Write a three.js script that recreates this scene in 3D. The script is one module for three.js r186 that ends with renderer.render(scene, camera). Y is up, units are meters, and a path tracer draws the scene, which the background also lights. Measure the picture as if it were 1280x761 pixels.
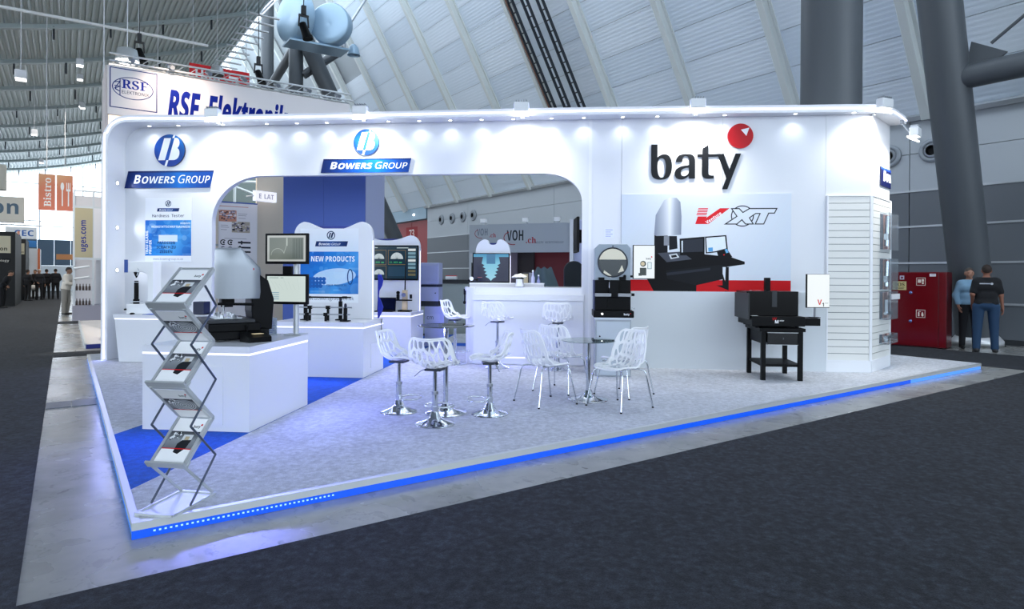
import * as THREE from 'three';
import { RoundedBoxGeometry } from 'three/addons/geometries/RoundedBoxGeometry.js';
import { mergeGeometries, mergeVertices, toCreasedNormals } from 'three/addons/utils/BufferGeometryUtils.js';
import { TessellateModifier } from 'three/addons/modifiers/TessellateModifier.js';
import { MarchingCubes } from 'three/addons/objects/MarchingCubes.js';
import { RectAreaLightUniformsLib } from 'three/addons/lights/RectAreaLightUniformsLib.js';

// ---------------------------------------------------------------- camera, sky, exposure
const V3 = (x, y, z) => new THREE.Vector3(x, y, z), PI = Math.PI, R = (d) => d * PI / 180;
const scene = new THREE.Scene();
const renderer = new THREE.WebGLRenderer();
renderer.shadowMap.enabled = true;
renderer.toneMapping = THREE.LinearToneMapping;
renderer.toneMappingExposure = 1.0;
// x runs along the stand's back wall, z towards the viewer; the hall is turned by HALL against it
const camera = new THREE.PerspectiveCamera(2 * Math.atan(380.5 / 794.65) * 180 / PI, 1280 / 761, 0.1, 200);
camera.position.set(-2.88, 1.6, 10.606);
camera.rotation.order = 'YXZ';
camera.rotation.set(R(-0.204), R(5.862), R(0.357));
camera.setViewOffset(1280, 761, 0, 33.33, 1280, 761);
scene.add(camera);
scene.background = new THREE.Color(2.7, 3.1, 3.55);
RectAreaLightUniformsLib.init();
const HALL = R(40.96);
const hv = (X, Y, Z) => V3((X - 9.127) * 0.7551 + (Z + 6.121) * 0.6556, Y, (X - 9.127) * -0.6556 + (Z + 6.121) * 0.7551);
const LAMP = { down: 0.6, flood: 12, led: 34, counter: 330, edge: 0.5 };

// ---------------------------------------------------------------- helpers
let seedValue = 7;
const rnd = () => { seedValue = (seedValue + 0x6d2b79f5) | 0; let t = Math.imul(seedValue ^ (seedValue >>> 15), 1 | seedValue); t = (t + Math.imul(t ^ (t >>> 7), 61 | t)) ^ t; return ((t ^ (t >>> 14)) >>> 0) / 4294967296; };
const seed = (n) => { seedValue = n * 7919 + 13; };
const used = {};
const numbered = (n) => { const k = used[n] = (used[n] ?? -1) + 1; return k ? `${n}_${String(k).padStart(3, '0')}` : n; };
function thing(name, label, category, p = V3(0, 0, 0), turn = 0, group, kind) {
  const o = new THREE.Group(); o.name = numbered(name); o.position.copy(p); o.rotation.y = turn;
  if (label) o.userData.label = label;
  if (category) o.userData.category = category;
  if (group) o.userData.group = group;
  if (kind) o.userData.kind = kind;
  scene.add(o); return o;
}
function part(parent, name, geo, material, label) {
  const m = new THREE.Mesh(Array.isArray(geo) ? join(geo) : geo, material);
  m.name = name; m.castShadow = m.receiveShadow = true;
  if (label) m.userData.label = label;
  parent.add(m); return m;
}
const each = (parent, name, geos, material) => geos.forEach((g) => part(parent, name, g, material));
function solo(name, label, category, geo, material, p = V3(0, 0, 0), turn = 0, group) {
  const m = new THREE.Mesh(Array.isArray(geo) ? join(geo) : geo, material);
  m.name = numbered(name); m.castShadow = m.receiveShadow = true; m.position.copy(p); m.rotation.y = turn;
  m.userData = { label, category }; if (group) m.userData.group = group;
  scene.add(m); return m;
}
function copy(src, name, label, p, turn = 0) {
  const c = src.clone(); c.name = numbered(name); c.position.copy(p); c.rotation.y = turn; c.userData = { ...src.userData, label }; scene.add(c); return c;
}
const struct = (name, geo, material, p, turn) => { const m = solo(name, undefined, undefined, geo, material, p, turn); m.userData = { kind: 'structure' }; return m; };
function join(list) {
  const flat = list.map((g) => { const h = g.index ? g.toNonIndexed() : g; for (const k of Object.keys(h.attributes)) if (!['position', 'normal', 'uv'].includes(k)) h.deleteAttribute(k); return h; });
  return mergeGeometries(flat);
}
const B = (w, h, d, x = 0, y = 0, z = 0, r = 0) => (r ? new RoundedBoxGeometry(w, h, d, 2, r) : new THREE.BoxGeometry(w, h, d)).translate(x, y, z);   // centred
const S = (w, h, d, x = 0, y = 0, z = 0, r = 0) => B(w, h, d, x, y + h / 2, z, r);                                                              // standing on y
const C = (r1, r2, h, x = 0, y = 0, z = 0, n = 20) => new THREE.CylinderGeometry(r1, r2, h, n).translate(x, y + h / 2, z);
function rod(a, b, r, n = 10, r2 = r) {
  const A = V3(...a), D = V3(...b).sub(A), g = new THREE.CylinderGeometry(r2, r, D.length(), n);
  g.applyQuaternion(new THREE.Quaternion().setFromUnitVectors(V3(0, 1, 0), D.clone().normalize()));
  return g.translate(A.x + D.x / 2, A.y + D.y / 2, A.z + D.z / 2);
}
const tube = (pts, r, seg = 40, n = 8, closed = false, tension = 0.5) => new THREE.TubeGeometry(new THREE.CatmullRomCurve3(pts.map((p) => V3(...p)), closed, 'catmullrom', tension), seg, r, n, closed);
const lathe = (pts, n = 32) => new THREE.LatheGeometry(pts.map((p) => new THREE.Vector2(...p)), n);
const poly = (pts) => new THREE.Shape(pts.map((p) => new THREE.Vector2(...p)));
const ext = (shape, depth, bevel = 0, seg = 12) => new THREE.ExtrudeGeometry(shape, { depth: depth - 2 * bevel, bevelEnabled: bevel > 0, bevelThickness: bevel, bevelSize: bevel, bevelOffset: -bevel, bevelSegments: 2, curveSegments: seg }).translate(0, 0, bevel);
const ball = (r, x, y, z, sx = 1, sy = 1, sz = 1, n = 16) => new THREE.SphereGeometry(r, n, n * 0.75 | 0).scale(sx, sy, sz).translate(x, y, z);
const rrect = (w, h, r, x = 0, y = 0) => { const s = new THREE.Shape(), a = x - w / 2, b = y - h / 2; s.moveTo(a + r, b); s.lineTo(a + w - r, b); s.absarc(a + w - r, b + r, r, -PI / 2, 0); s.lineTo(a + w, b + h - r); s.absarc(a + w - r, b + h - r, r, 0, PI / 2); s.lineTo(a + r, b + h); s.absarc(a + r, b + h - r, r, PI / 2, PI); s.lineTo(a, b + r); s.absarc(a + r, b + r, r, PI, 1.5 * PI); return s; };
const M = (color, roughness = 0.5, metalness = 0, more = {}) => new THREE.MeshStandardMaterial({ color, roughness, metalness, ...more });
const P = (color, roughness, more) => new THREE.MeshPhysicalMaterial({ color, roughness, ...more });
const glow = (color, k = 1) => new THREE.MeshStandardMaterial({ color: 0x222222, roughness: 0.5, emissive: color, emissiveIntensity: k });
function canvas(w, h, draw) {
  const c = document.createElement('canvas'); c.width = w; c.height = h; const g = c.getContext('2d'); draw(g, w, h);
  const t = new THREE.CanvasTexture(c); t.colorSpace = THREE.SRGBColorSpace; t.magFilter = THREE.LinearFilter; t.anisotropy = 8; return t;
}
const print = (w, h, draw, rough = 0.5) => P(0xffffff, rough, { specularIntensity: 0.3, map: canvas(w, h, draw) });
const screen = (w, h, draw, k = 0.8) => { const t = canvas(w, h, draw); return M(0x111111, 0.25, 0, { emissive: 0xffffff, emissiveIntensity: k, emissiveMap: t }); };
function noiseTex(n, fn, srgb = true, rx = 1, ry = rx) {
  const d = new Uint8Array(n * n * 4);
  for (let i = 0; i < n * n; i++) { const v = fn(i % n, i / n | 0); for (let c = 0; c < 3; c++) d[i * 4 + c] = Math.max(0, Math.min(255, Array.isArray(v) ? v[c] : v)); d[i * 4 + 3] = 255; }
  const t = new THREE.DataTexture(d, n, n); t.wrapS = t.wrapT = THREE.RepeatWrapping; t.magFilter = THREE.LinearFilter; t.minFilter = THREE.LinearFilter; t.repeat.set(rx, ry); if (srgb) t.colorSpace = THREE.SRGBColorSpace; t.needsUpdate = true; return t;
}
function fbm(n, cells, oct, sd) {          // tiling value noise, returns a lookup
  seed(sd); const layers = []; for (let o = 0, c = cells; o < oct; o++, c *= 2) layers.push([c, Float32Array.from({ length: c * c }, rnd)]);
  return (x, y) => { let s = 0, a = 0.5; for (const [c, L] of layers) { const u = x / n * c, v = y / n * c, i = Math.floor(u), j = Math.floor(v), f = u - i, g = v - j, at = (p, q) => L[((q % c + c) % c) * c + ((p % c + c) % c)], sm = (t) => t * t * (3 - 2 * t); const F = sm(f), G = sm(g); s += a * ((at(i, j) * (1 - F) + at(i + 1, j) * F) * (1 - G) + (at(i, j + 1) * (1 - F) + at(i + 1, j + 1) * F) * G); a *= 0.5; } return s; };
}
const font = (g, s) => { g.font = s; };

// ---------------------------------------------------------------- shared materials
seed(3);
const n1 = fbm(512, 8, 5, 11), n2 = fbm(512, 64, 3, 12), n3 = fbm(512, 24, 4, 14);
const carpetBase = (base, amp, low) => noiseTex(512, (x, y) => { const k = 1 + amp * (n2(x, y) - 0.44) * 2 + amp * (rnd() - 0.5) + low * (n1(x, y) - 0.48); return base.map((b) => b * k); }, true, 0.45);
const pile = noiseTex(512, () => rnd() * 255, false, 0.9);
const mat = {
  hallCarpet: M(0xffffff, 0.97, 0, { map: carpetBase([34, 37, 43], 0.75, 0.25), bumpMap: pile, bumpScale: 0.004 }),
  greyCarpet: M(0xffffff, 0.96, 0, { map: carpetBase([194, 197, 204], 0.14, 0.1), bumpMap: pile, bumpScale: 0.004 }),
  blueCarpet: M(0xffffff, 0.95, 0, { map: carpetBase([0, 84, 184], 0.15, 0.18), bumpMap: pile, bumpScale: 0.003 }),
  concrete: M(0xffffff, 0.4, 0, { map: noiseTex(512, (x, y) => { const k = 0.92 + 0.2 * (n1(x, y) - 0.1) + 0.1 * (n2(x, y) - 0.5) + 0.16 * (n3(x, y) - 0.5) - (Math.abs(n1((x * 2) % 512, (y * 2) % 512) - 0.5) < 0.006 ? 0.12 : 0) - (n3((x * 2 + 40) % 512, y) > 0.68 ? 0.1 : 0); return [150 * k, 149 * k, 145 * k]; }, true, 0.22), roughnessMap: noiseTex(256, (x, y) => 150 + 130 * (n1(x * 2, y * 2) - 0.4), false, 0.22) }),
  white: M(0xe8eaee, 0.32), wall: M(0xdfe2e8, 0.45), lam: P(0xe4e6ec, 0.28, { clearcoat: 0.3, clearcoatRoughness: 0.2 }),
  whitePlastic: P(0xf0f2f4, 0.35, { clearcoat: 0.2 }), chrome: M(0xd4d8dc, 0.1, 1), steel: M(0xa9adb3, 0.32, 1), alu: M(0xcfd3d5, 0.38, 0.5), silver: M(0x989ea5, 0.36, 0.6),
  darkSteel: M(0x3a3f46, 0.4, 0.7), strutSteel: M(0x5f6878, 0.35, 0.7), black: P(0x060709, 0.5, { specularIntensity: 0.3 }), blackGloss: P(0x050506, 0.25, { specularIntensity: 0.3 }), charcoal: M(0x2a2d31, 0.6), rubber: P(0x101011, 0.8, { specularIntensity: 0.3 }), navy: M(0x141d3a, 0.5), bezel: P(0x060607, 0.4, { specularIntensity: 0.3 }),
  glass: P(0xffffff, 0.02, { transmission: 1, thickness: 0, ior: 1.5 }), acrylic: P(0xf4f8fb, 0.05, { transmission: 0.95, thickness: 0, ior: 1.45 }), darkGlass: P(0x3d4444, 0.04, { transmission: 0.45, thickness: 0, ior: 1.52 }),
  ledWhite: glow(0xdfe2ff, 1.8), ledLav: glow(0xdcdfff, 2.2), lens: glow(0xffffff, 9), bulb: glow(0xffffff, 5),
  red: M(0x640916, 0.3), signRed: M(0xd92b32, 0.5), column: M(0x4f5459, 0.45, 0.1), roofSheet: M(0xdfe8e8, 0.5, 0.05), rib: M(0xcbd0ce, 0.5), strap: M(0xb7c2c2, 0.5, 0.1),
  towerBlue: M(0x5069b4, 0.7), lilac: M(0xb9bfdd, 0.6), beige: M(0xd3c8b8, 0.7), panelGrey: M(0x9fa6ab, 0.5), wallUpper: M(0xa6acb2, 0.55), wallLower: M(0x62676d, 0.5, 0.2), rail: M(0xb2b6ba, 0.4, 0.4),
};

// ---------------------------------------------------------------- the hall
const H0 = hv(0, 0, 0);
const inHall = (name, geo, m) => struct(name, geo, m, H0, HALL);
const flat = (pts, h, y) => ext(poly(pts.map(([x, z]) => [x, -z])), h).rotateX(-PI / 2).translate(0, y, 0);   // plan outline in hall metres
const hallFloor = inHall('floor', flat([[-36, -75], [19, -75], [19, 24], [-36, 24]], 0.3, -0.3), mat.concrete);
for (const [x0, x1, n] of [[-0.185, 0.06, 'left'], [0.07, 0.315, 'right']])
  solo('trench_cover', `grey metal trench cover plate set in the concrete strip, ${n} one of the pair`, 'floor cover', B(x1 - x0, 0.012, 0.42, (x0 + x1) / 2, 0.004, -9.42), M(0x6d727b, 0.45, 0.3), H0, HALL);
solo('aisle_carpet', 'dark grey needle felt carpet covering the wide aisle around the stand', 'carpet', flat([[-35.8, -68.8], [-0.19, -68.8], [-0.19, -3.84], [13.7, -3.84], [13.7, -50], [16.15, -50], [16.15, 23.7], [-35.8, 23.7]], 0.006, 0), mat.hallCarpet, H0, HALL);
for (const [z0, z1, l] of [[-14.78, -15.64, 'narrow grey carpet strip crossing the concrete just behind the stand'], [-24.3, -25.5, 'narrow grey carpet strip crossing the concrete beside the worker in the pale jumper']])
  solo('cross_carpet', l, 'carpet', flat([[-0.188, z1], [13.698, z1], [13.698, z0], [-0.188, z0]], 0.006, 0), mat.hallCarpet, H0, HALL);

// right wall: backing slab with separate panels, rails and plinth
const wallR = thing('wall_right', undefined, undefined, H0, HALL, undefined, 'structure');
part(wallR, 'wall_core', [B(0.4, 5.95, 59.7, 18.8, 2.975, -5.85), B(0.4, 9, 39.4, 19.5, 4.5, -55.3)], mat.wallLower);
{
  const Zs = [-35.6, -30.72, -23, -15.4, -7.84, -0.2, 7.4, 15, 23.9], Ys = [0.12, 0.98, 2, 2.97, 3.92, 4.91, 5.9];
  for (let i = 0; i + 1 < Zs.length; i++) for (let j = 0; j + 1 < Ys.length; j++)
    part(wallR, 'panel', B(0.08, Ys[j + 1] - Ys[j] - 0.014, Zs[i + 1] - Zs[i] - 0.02, 18.56, (Ys[j] + Ys[j + 1]) / 2, (Zs[i] + Zs[i + 1]) / 2), j > 3 ? mat.wallUpper : mat.wallLower);
  for (const y of [0.98, 2, 2.97, 3.92]) part(wallR, 'rail', B(0.03, 0.05, 59.4, 18.51, y, -5.85), mat.rail);
  part(wallR, 'plinth', B(0.1, 0.12, 59.4, 18.54, 0.06, -5.85), mat.charcoal);
}
for (const [z, l] of [[-7.29, 'round air nozzle nearest the leaning column, half hidden by it'], [-8.35, 'round air nozzle cut off by the right edge of the white stand'], [-30.1, 'rightmost of four round air nozzles seen through the arch'], [-31.23, 'third of four round air nozzles seen through the arch'], [-32.46, 'second from left of four round air nozzles seen through the arch'], [-33.77, 'leftmost of four round air nozzles seen through the arch']]) {
  const t = thing('air_nozzle', l, 'air vent', hv(18.52, 4.93, z), HALL, 'round air nozzles in the hall wall');
  const turn = (g) => g.rotateZ(PI / 2);
  part(t, 'outer_ring', turn(lathe([[0.2, 0], [0.2, 0.06], [0.25, 0.09], [0.31, 0.05], [0.31, 0], [0.2, 0]])), M(0x8f969d, 0.4, 0.2));
  part(t, 'inner_ring', turn(lathe([[0.13, 0.01], [0.13, 0.1], [0.19, 0.06], [0.205, 0.01]])), M(0x878d94, 0.4, 0.3));
  part(t, 'nozzle', turn(lathe([[0, 0.02], [0.1, 0.02], [0.13, 0.1], [0.12, 0.1], [0.09, 0.03]])), mat.black);
}
{ // red gate with lintel
  const g = thing('hall_gate', 'tall red hall gate with pale number 73 seen through the arch', 'gate', hv(18.85, 0, -38.32), HALL);
  part(g, 'gate_leaf', [S(0.12, 5.1, 2.55, 0, 0.01, -1.3), S(0.12, 5.1, 2.55, 0, 0.01, 1.3)], M(0x8e1219, 0.5));
  const tx = print(256, 128, (c, w, h) => { c.fillStyle = '#8e1219'; c.fillRect(0, 0, w, h); c.fillStyle = '#d9c6c0'; c.font = 'bold 110px sans-serif'; c.textAlign = 'center'; c.fillText('73', w / 2, 104); });
  part(g, 'number', new THREE.PlaneGeometry(1.7, 0.85).rotateY(-PI / 2).translate(-0.062, 4.35, 0), tx);
  part(g, 'lintel', S(0.5, 0.75, 5.2, -0.1, 5.15, 0.0), M(0x8ba3b3, 0.5));
  part(g, 'lintel_light', B(0.06, 0.12, 0.16, -0.37, 5.5, 0.9), mat.bulb);
}
// leaning shell roof above the right wall: cladding panels between ribs
const shell = thing('ceiling', undefined, undefined, hv(18.52, 5.9, 0), 0, undefined, 'structure');
shell.quaternion.setFromAxisAngle(V3(0, 1, 0), HALL).multiply(new THREE.Quaternion().setFromAxisAngle(V3(0, 0, 1), R(120)));
const RIB0 = -7.37, RIBS = 3.46;
{
  const stripe = noiseTex(64, (x) => (x % 16 < 8 ? 60 : 200), false, 1, 1); stripe.repeat.set(2, 1);
  const tones = [0xd6e0ea, 0xd0dbe6, 0xdae3ec].map((c) => M(c, 0.5, 0.1, { bumpMap: stripe, bumpScale: 0.006 }));
  const panel = B(1.06, 0.06, RIBS - 0.3, 0, -0.03, 0);
  for (let i = -13; i < 5; i++) for (let k = 0; k < (i < -8 ? 8 : 14); k++) { const m = part(shell, 'panel', panel, tones[(i * 5 + k * 7 + 100) % 3]); m.position.set(0.55 + k * 1.08, 0, RIB0 + (i + 0.5) * RIBS); }
  const rib = [B(15.2, 0.3, 0.22, 7.55, 0.14, 0, 0.02), B(15.2, 0.06, 0.4, 7.55, 0.02, 0)];
  const rg = join(rib);
  for (let i = -13; i < 6; i++) part(shell, 'rib', rg, mat.rib).position.z = RIB0 + i * RIBS;
  part(shell, 'roof_deck', B(15.2, 0.16, 68, 7.55, -0.2, -23), mat.panelGrey);
  for (const x of [2.6, 8.6]) part(shell, 'crossbar', B(0.16, 0.12, RIBS, x, 0.34, RIB0 - 3.5 * RIBS), mat.rib);
  const curb = part(shell, 'wall_cap', B(0.12, 0.16, 60, 0.0, 0.1, -5.8), mat.rail);
}
// cable ladders on the shell
[[-20.55, 'leftmost of three dark cable ladders climbing the leaning roof, with a brown cable', 1], [-19.75, 'middle one of three dark cable ladders climbing the leaning roof', 0], [-18.95, 'rightmost of three dark cable ladders climbing the leaning roof', 0]].forEach(([z, l, cable]) => {
  const t = thing('cable_ladder', l, 'cable ladder', shell.position.clone(), 0, 'cable ladders on the leaning roof'); t.quaternion.copy(shell.quaternion);
  for (const s of [-0.14, 0.14]) part(t, 'rail', B(15, 0.11, 0.05, 7.5, 0.46, z + s), mat.darkSteel);
  const rg = B(0.05, 0.04, 0.26);
  for (let k = 0; k < 36; k++) part(t, 'rung', rg, mat.darkSteel).position.set(0.3 + k * 0.41, 0.46, z);
  if (cable) part(t, 'cable', rod([0, 0.52, z - 0.16], [15, 0.52, z - 0.16], 0.035), M(0x6b4a3a, 0.6));
});
// hanging corrugated roof over the aisle
const sag = (x) => 11.5 + 0.24 * x + 0.012 * x * x;
{
  const lo = [], up = []; const X0 = -35.9, X1 = 7.5, step = 0.22;
  for (let x = X0; x < X1; x += step) for (const [f, h] of [[0, 0], [0.34, 0], [0.46, 0.12], [0.88, 0.12]]) lo.push([x + f * step, sag(x + f * step) + h]);
  for (let x = X1; x >= X0; x -= 1) up.push([x, sag(x) + 0.4]);
  const c2 = inHall('ceiling', ext(poly([...lo, ...up]), 99).translate(0, 0, -75), mat.roofSheet);
  const strapLine = (z, w, h, dy) => { const a = [], b = []; for (let x = X0; x <= X1; x += 0.5) { a.push([x, sag(x) - dy]); b.unshift([x, sag(x) - dy - h]); } return ext(poly([...a, ...b]), w).translate(0, 0, z - w / 2); };
  for (let k = 0; k < 9; k++) {
    const t = thing('roof_strap', undefined, undefined, H0, HALL, undefined, 'structure');
    part(t, 'strap', strapLine(-31 - 5 * k, 0.26, 0.06, 0.14), mat.strap);
    part(t, 'flange', strapLine(-31 - 5 * k, 0.07, 0.14, 0.0), mat.strap);
    const hangers = []; for (let x = -8; x < 7; x += 1.9) hangers.push(B(0.07, 0.5, 0.12, x + (k % 3) * 0.4, sag(x) - 0.35, -31 - 5 * k)); part(t, 'hanger', hangers, mat.darkSteel).userData.kind = 'stuff';
  }
  // ridge skylight: bars between hanging roof and shell
  const sky = thing('window_1', undefined, undefined, H0, HALL, undefined, 'structure');
  for (let k = 0; k < 34; k++) part(sky, 'glazing_bar', rod([7.4, 14.2, -74 + k * 2.9], [11.0, 18.9, -74 + k * 2.9], 0.05, 6), mat.white);
  for (let k = 0; k < 26; k++) part(sky, 'louvre', B(1.3, 0.05, 0.14, 7.2, 13.05, -29.5 - k * 0.95), mat.white);
}
// far glazed end wall, unseen near one added to let in daylight, left wall
const glazed = (name, z, base) => {
  const t = thing(name, undefined, undefined, H0, HALL, undefined, 'structure');
  part(t, 'parapet', S(55, base, 0.3, -8.5, 0, z), M(0xdfe5e8, 0.6));
  for (let x = -36; x <= 19; x += 3.4) part(t, 'mullion', S(0.09, 14, 0.14, x, base, z), M(0xd5dade, 0.5));
  for (const y of [6, 10]) part(t, 'transom', B(55, 0.08, 0.12, -8.5, y, z), M(0xd5dade, 0.5));
  return t;
};
glazed('window_2', -75, 2.0); glazed('added_window_3', 24, 0.6);
{ // unseen left side: low wall, glazed band above added to brighten the roof
  const t = thing('wall_left', undefined, undefined, H0, HALL, undefined, 'structure'); part(t, 'parapet', S(0.4, 3, 98.4, -36.2, 0, -25.5), mat.panelGrey); for (let z = -74; z <= 23; z += 4) part(t, 'mullion', S(0.14, 15, 0.1, -36.2, 3, z), mat.white); part(t, 'transom', B(0.12, 0.08, 98.4, -36.2, 9, -25.5), mat.white);
}
inHall('wall_far', S(11.5, 17, 0.3, 12.6, 0, -72.5), M(0x59635f, 0.7));
{ // trusses and a lamp under the far roof, seen at the left of the arch
  const t = thing('roof_truss', 'pale steel roof trusses with one bright lamp, seen in the upper left of the arch', 'truss', hv(12, 0, -62), HALL);
  for (const [a, b] of [[[-5, 8.2, 0], [3.5, 12, 0]], [[-5, 9.6, 0], [3.5, 10.2, 0]], [[-5, 11.4, 0], [3.5, 8.6, 0]], [[-2.6, 7.5, 0.1], [-2.6, 13, 0.1]], [[0.6, 7.5, 0.1], [0.6, 13, 0.1]]]) part(t, 'chord', rod(a, b, 0.12, 8), mat.rib);
  const l = part(t, 'lamp_housing', S(0.7, 0.4, 0.5, -1.6, 9.2, 1.2), mat.silver); part(l, 'lamp_lens', B(0.6, 0.06, 0.5, -1.6, 9.17, 1.25), mat.lens);
}

// structural columns
const columnThing = (label, X, Z, h, r, group) => { const t = thing('steel_column', label, 'column', hv(X, X < 11.95 ? 0.101 : 0, Z), HALL, group); part(t, 'shaft', C(r, r, h, 0, 0, 0, 40), mat.column); part(t, 'foot_plate', C(r * 1.3, r * 1.35, 0.05, 0, 0.0, 0, 40), mat.darkSteel); return t; };
columnThing('thick upright grey steel column rising straight behind the stand beside the red dot', 11.9, -6.43, 20, 0.53);
columnThing('slim upright grey steel column standing left of the pale blue air units', 10, -40.2, 19, 0.37);
columnThing('upright grey steel column standing under the pale blue air units', 10, -34.3, 14, 0.37);
const lean = (label, X, Z, deg, len, r) => {
  const t = thing('leaning_column', label, 'column', hv(X, 0, Z), HALL); const a = R(deg), e = [-len * Math.cos(a), len * Math.sin(a), 0];
  part(t, 'shaft', rod([0, 0.15, 0], e, r, 40), mat.column); part(t, 'foot', lathe([[0, 0], [r * 1.25, 0], [r * 1.25, 0.12], [r * 0.9, 0.3], [0, 0.34]], 32), M(0xd9dbdd, 0.3, 0.4)); return t;
};
const nearLean = lean('massive leaning grey steel column behind the two standing men', 17.9, -6.05, 73.5, 15, 0.42);
part(nearLean, 'cross_strut', rod([-1.75, 6.02, 0.2], [-1.75, 6.02, 14], 0.26, 28), mat.column);
{ const gs = poly([[0, 0], [0.62, 0], [0.75, 0.1], [0.1, 0.5]]); part(nearLean, 'gusset', ext(gs, 0.05).rotateY(-PI / 2).translate(-1.75, 6.25, 0.35), mat.column); part(nearLean, 'tie_rod', rod([-1.75, 6.62, 0.8], [-1.75, 10.2, 5.8], 0.035), mat.column); }
const farLean = lean('leaning grey steel column behind the blue tower, seen above the stand and through the arch', 17.2, -33.6, 63.5, 19, 0.43);
{
  const t = thing('strut_frame', 'grey steel struts joining the far upright columns below the air units', 'steel frame', hv(10, 0, -37.2), HALL);
  for (const [a, b, r] of [[[0, 12.7, -2.65], [0, 13.7, 2.55], 0.25], [[0, 11.7, -2.65], [0, 11.7, 2.55], 0.2], [[0.35, 12.2, 3.0], [2.4, 13.9, 3.5], 0.22]]) part(t, 'strut', rod(a, b, r, 20), mat.column);
}
{ // pale blue air units on a tray
  const t = thing('air_unit', 'pair of big pale blue round air diffusers on a tray high under the roof', 'air vent', hv(9.75, 12.6, -31.2), HALL);
  const m = M(0x8fa9bd, 0.3, 0.25), drum = (r, d) => lathe([[0, 0], [r * 0.93, 0], [r, 0.1], [r, d - 0.12], [r * 0.9, d], [r * 0.6, d - 0.04], [0, d - 0.1]], 40).rotateX(PI / 2);
  t.scale.setScalar(0.78);
  part(t, 'tray', ext(poly([[-1.5, 0], [2.2, 0.1], [2.2, 0.22], [-1.5, 0.12]]), 1.6).translate(0, 0, -0.6), m);
  const a = part(t, 'diffuser', drum(1.55, 0.9), m); a.position.set(-0.5, 1.65, 0); a.rotation.y = R(-75);
  const b = part(t, 'diffuser', drum(1.3, 0.8), m); b.position.set(1.35, 1.5, 0.5); b.rotation.y = R(-42);
  each(t, 'bracket', [B(0.12, 1.6, 0.12, 0.45, 0.9, 0.5), B(0.12, 1.4, 0.12, 2.15, 0.8, 0.3), rod([2.15, 1.5, 0.3], [3.6, 4, 0.3], 0.08)], mat.steel);
  part(t, 'side_cone', lathe([[0.42, 0], [0.3, 0.5], [0.12, 0.7]], 24).translate(2.75, 0.1, 0.3), m);
}
// pipes and cables below the hanging roof
[[-15, 8.1, 'white sprinkler pipe crossing in front of the roof at top left'], [-24, 9.4, 'lower white pipe hung below the corrugated roof at far left']].forEach(([z, y, l]) =>
  solo('roof_pipe', l, 'pipe', rod([-14, y - 0.05, z], [4, y + 0.05, z], 0.05), M(0xf4f6f6, 0.4), H0, HALL));
[[0.9, -22, 'thin pale cable hanging from the roof above the left end of the long banner'], [-0.6, -30, 'thin pale cable hanging from the roof left of the four small lamps'], [2.1, -26, 'thin pale cable hanging from the roof above the letters of the long banner'], [-0.9, -45, 'thin pale cable hanging from the far roof near the orange banners'], [1.6, -38, 'thin pale cable hanging from the roof right of the four small lamps'], [3.1, -30, 'thin pale cable hanging from the roof left of the red banner']].forEach(([x, z, l]) => solo('hanging_cable', l, 'cable', rod([x, z === -45 ? 7.6 : 6.6, z], [x, sag(x), z], 0.018, 6), mat.white, H0, HALL));
// lamps: hanging floodlights that show at top left, and high bay lamps over the aisle
const lampLabels = ['white box lamp hanging at the far left, highest of the box lamps', 'white box lamp hanging at the left below the first', 'topmost of the four small lamps in a column', 'second from top of the four small lamps in a column', 'third from top of the four small lamps in a column', 'lowest of the four small lamps in a column', 'domed lamp glowing above the left end of the banner truss', 'small white box lamp hanging beside the orange banners', 'grey bucket lamp hanging in front of the red banner'];
[[-1.1, 7.34, -24], [-1.29, 8.5, -40], [0.47, 10.18, -32], [0.57, 11.1, -38], [0.75, 11.3, -45], [0.79, 11.0, -44], [1.19, 6.6, -17.6], [-1.37, 9.2, -55], [4.65, 9.05, -26]].forEach(([x, y, z], i) => {
  const t = thing('pendant_lamp', lampLabels[i], 'lamp', hv(x, y, z), HALL, 'pendant lamps under the corrugated roof'), k = i === 6 ? 1 : z < -30 ? 0.9 : 1;
  if (i === 6 || i === 8) { part(t, 'shade', lathe([[0.06, 0.34], [0.2, 0.3], [0.26, 0.02], [0.24, 0.02], [0.18, 0.28], [0.05, 0.31]], 24), mat.alu); part(t, 'lens', C(0.23, 0.23, 0.03, 0, 0.0, 0), i === 8 ? mat.charcoal : mat.bulb); }
  else { part(t, 'housing', S(0.3 * k, 0.26, 0.3, 0, 0.03, 0, 0.03), mat.white); part(t, 'lens', B(0.26 * k, 0.03, 0.26, 0, 0.015, 0), mat.bulb); }
  part(t, 'cable', rod([0, 0.3, 0], [0, sag(x) - y, 0], 0.012, 6), mat.white);
  if (i !== 8) { const s = new THREE.SpotLight(0xfff6e8, 60, 0, R(70), 0.5); s.position.copy(hv(x, y - 0.06, z)); s.target.position.copy(hv(x, 0, z)); s.castShadow = true; scene.add(s, s.target); }
});


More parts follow.
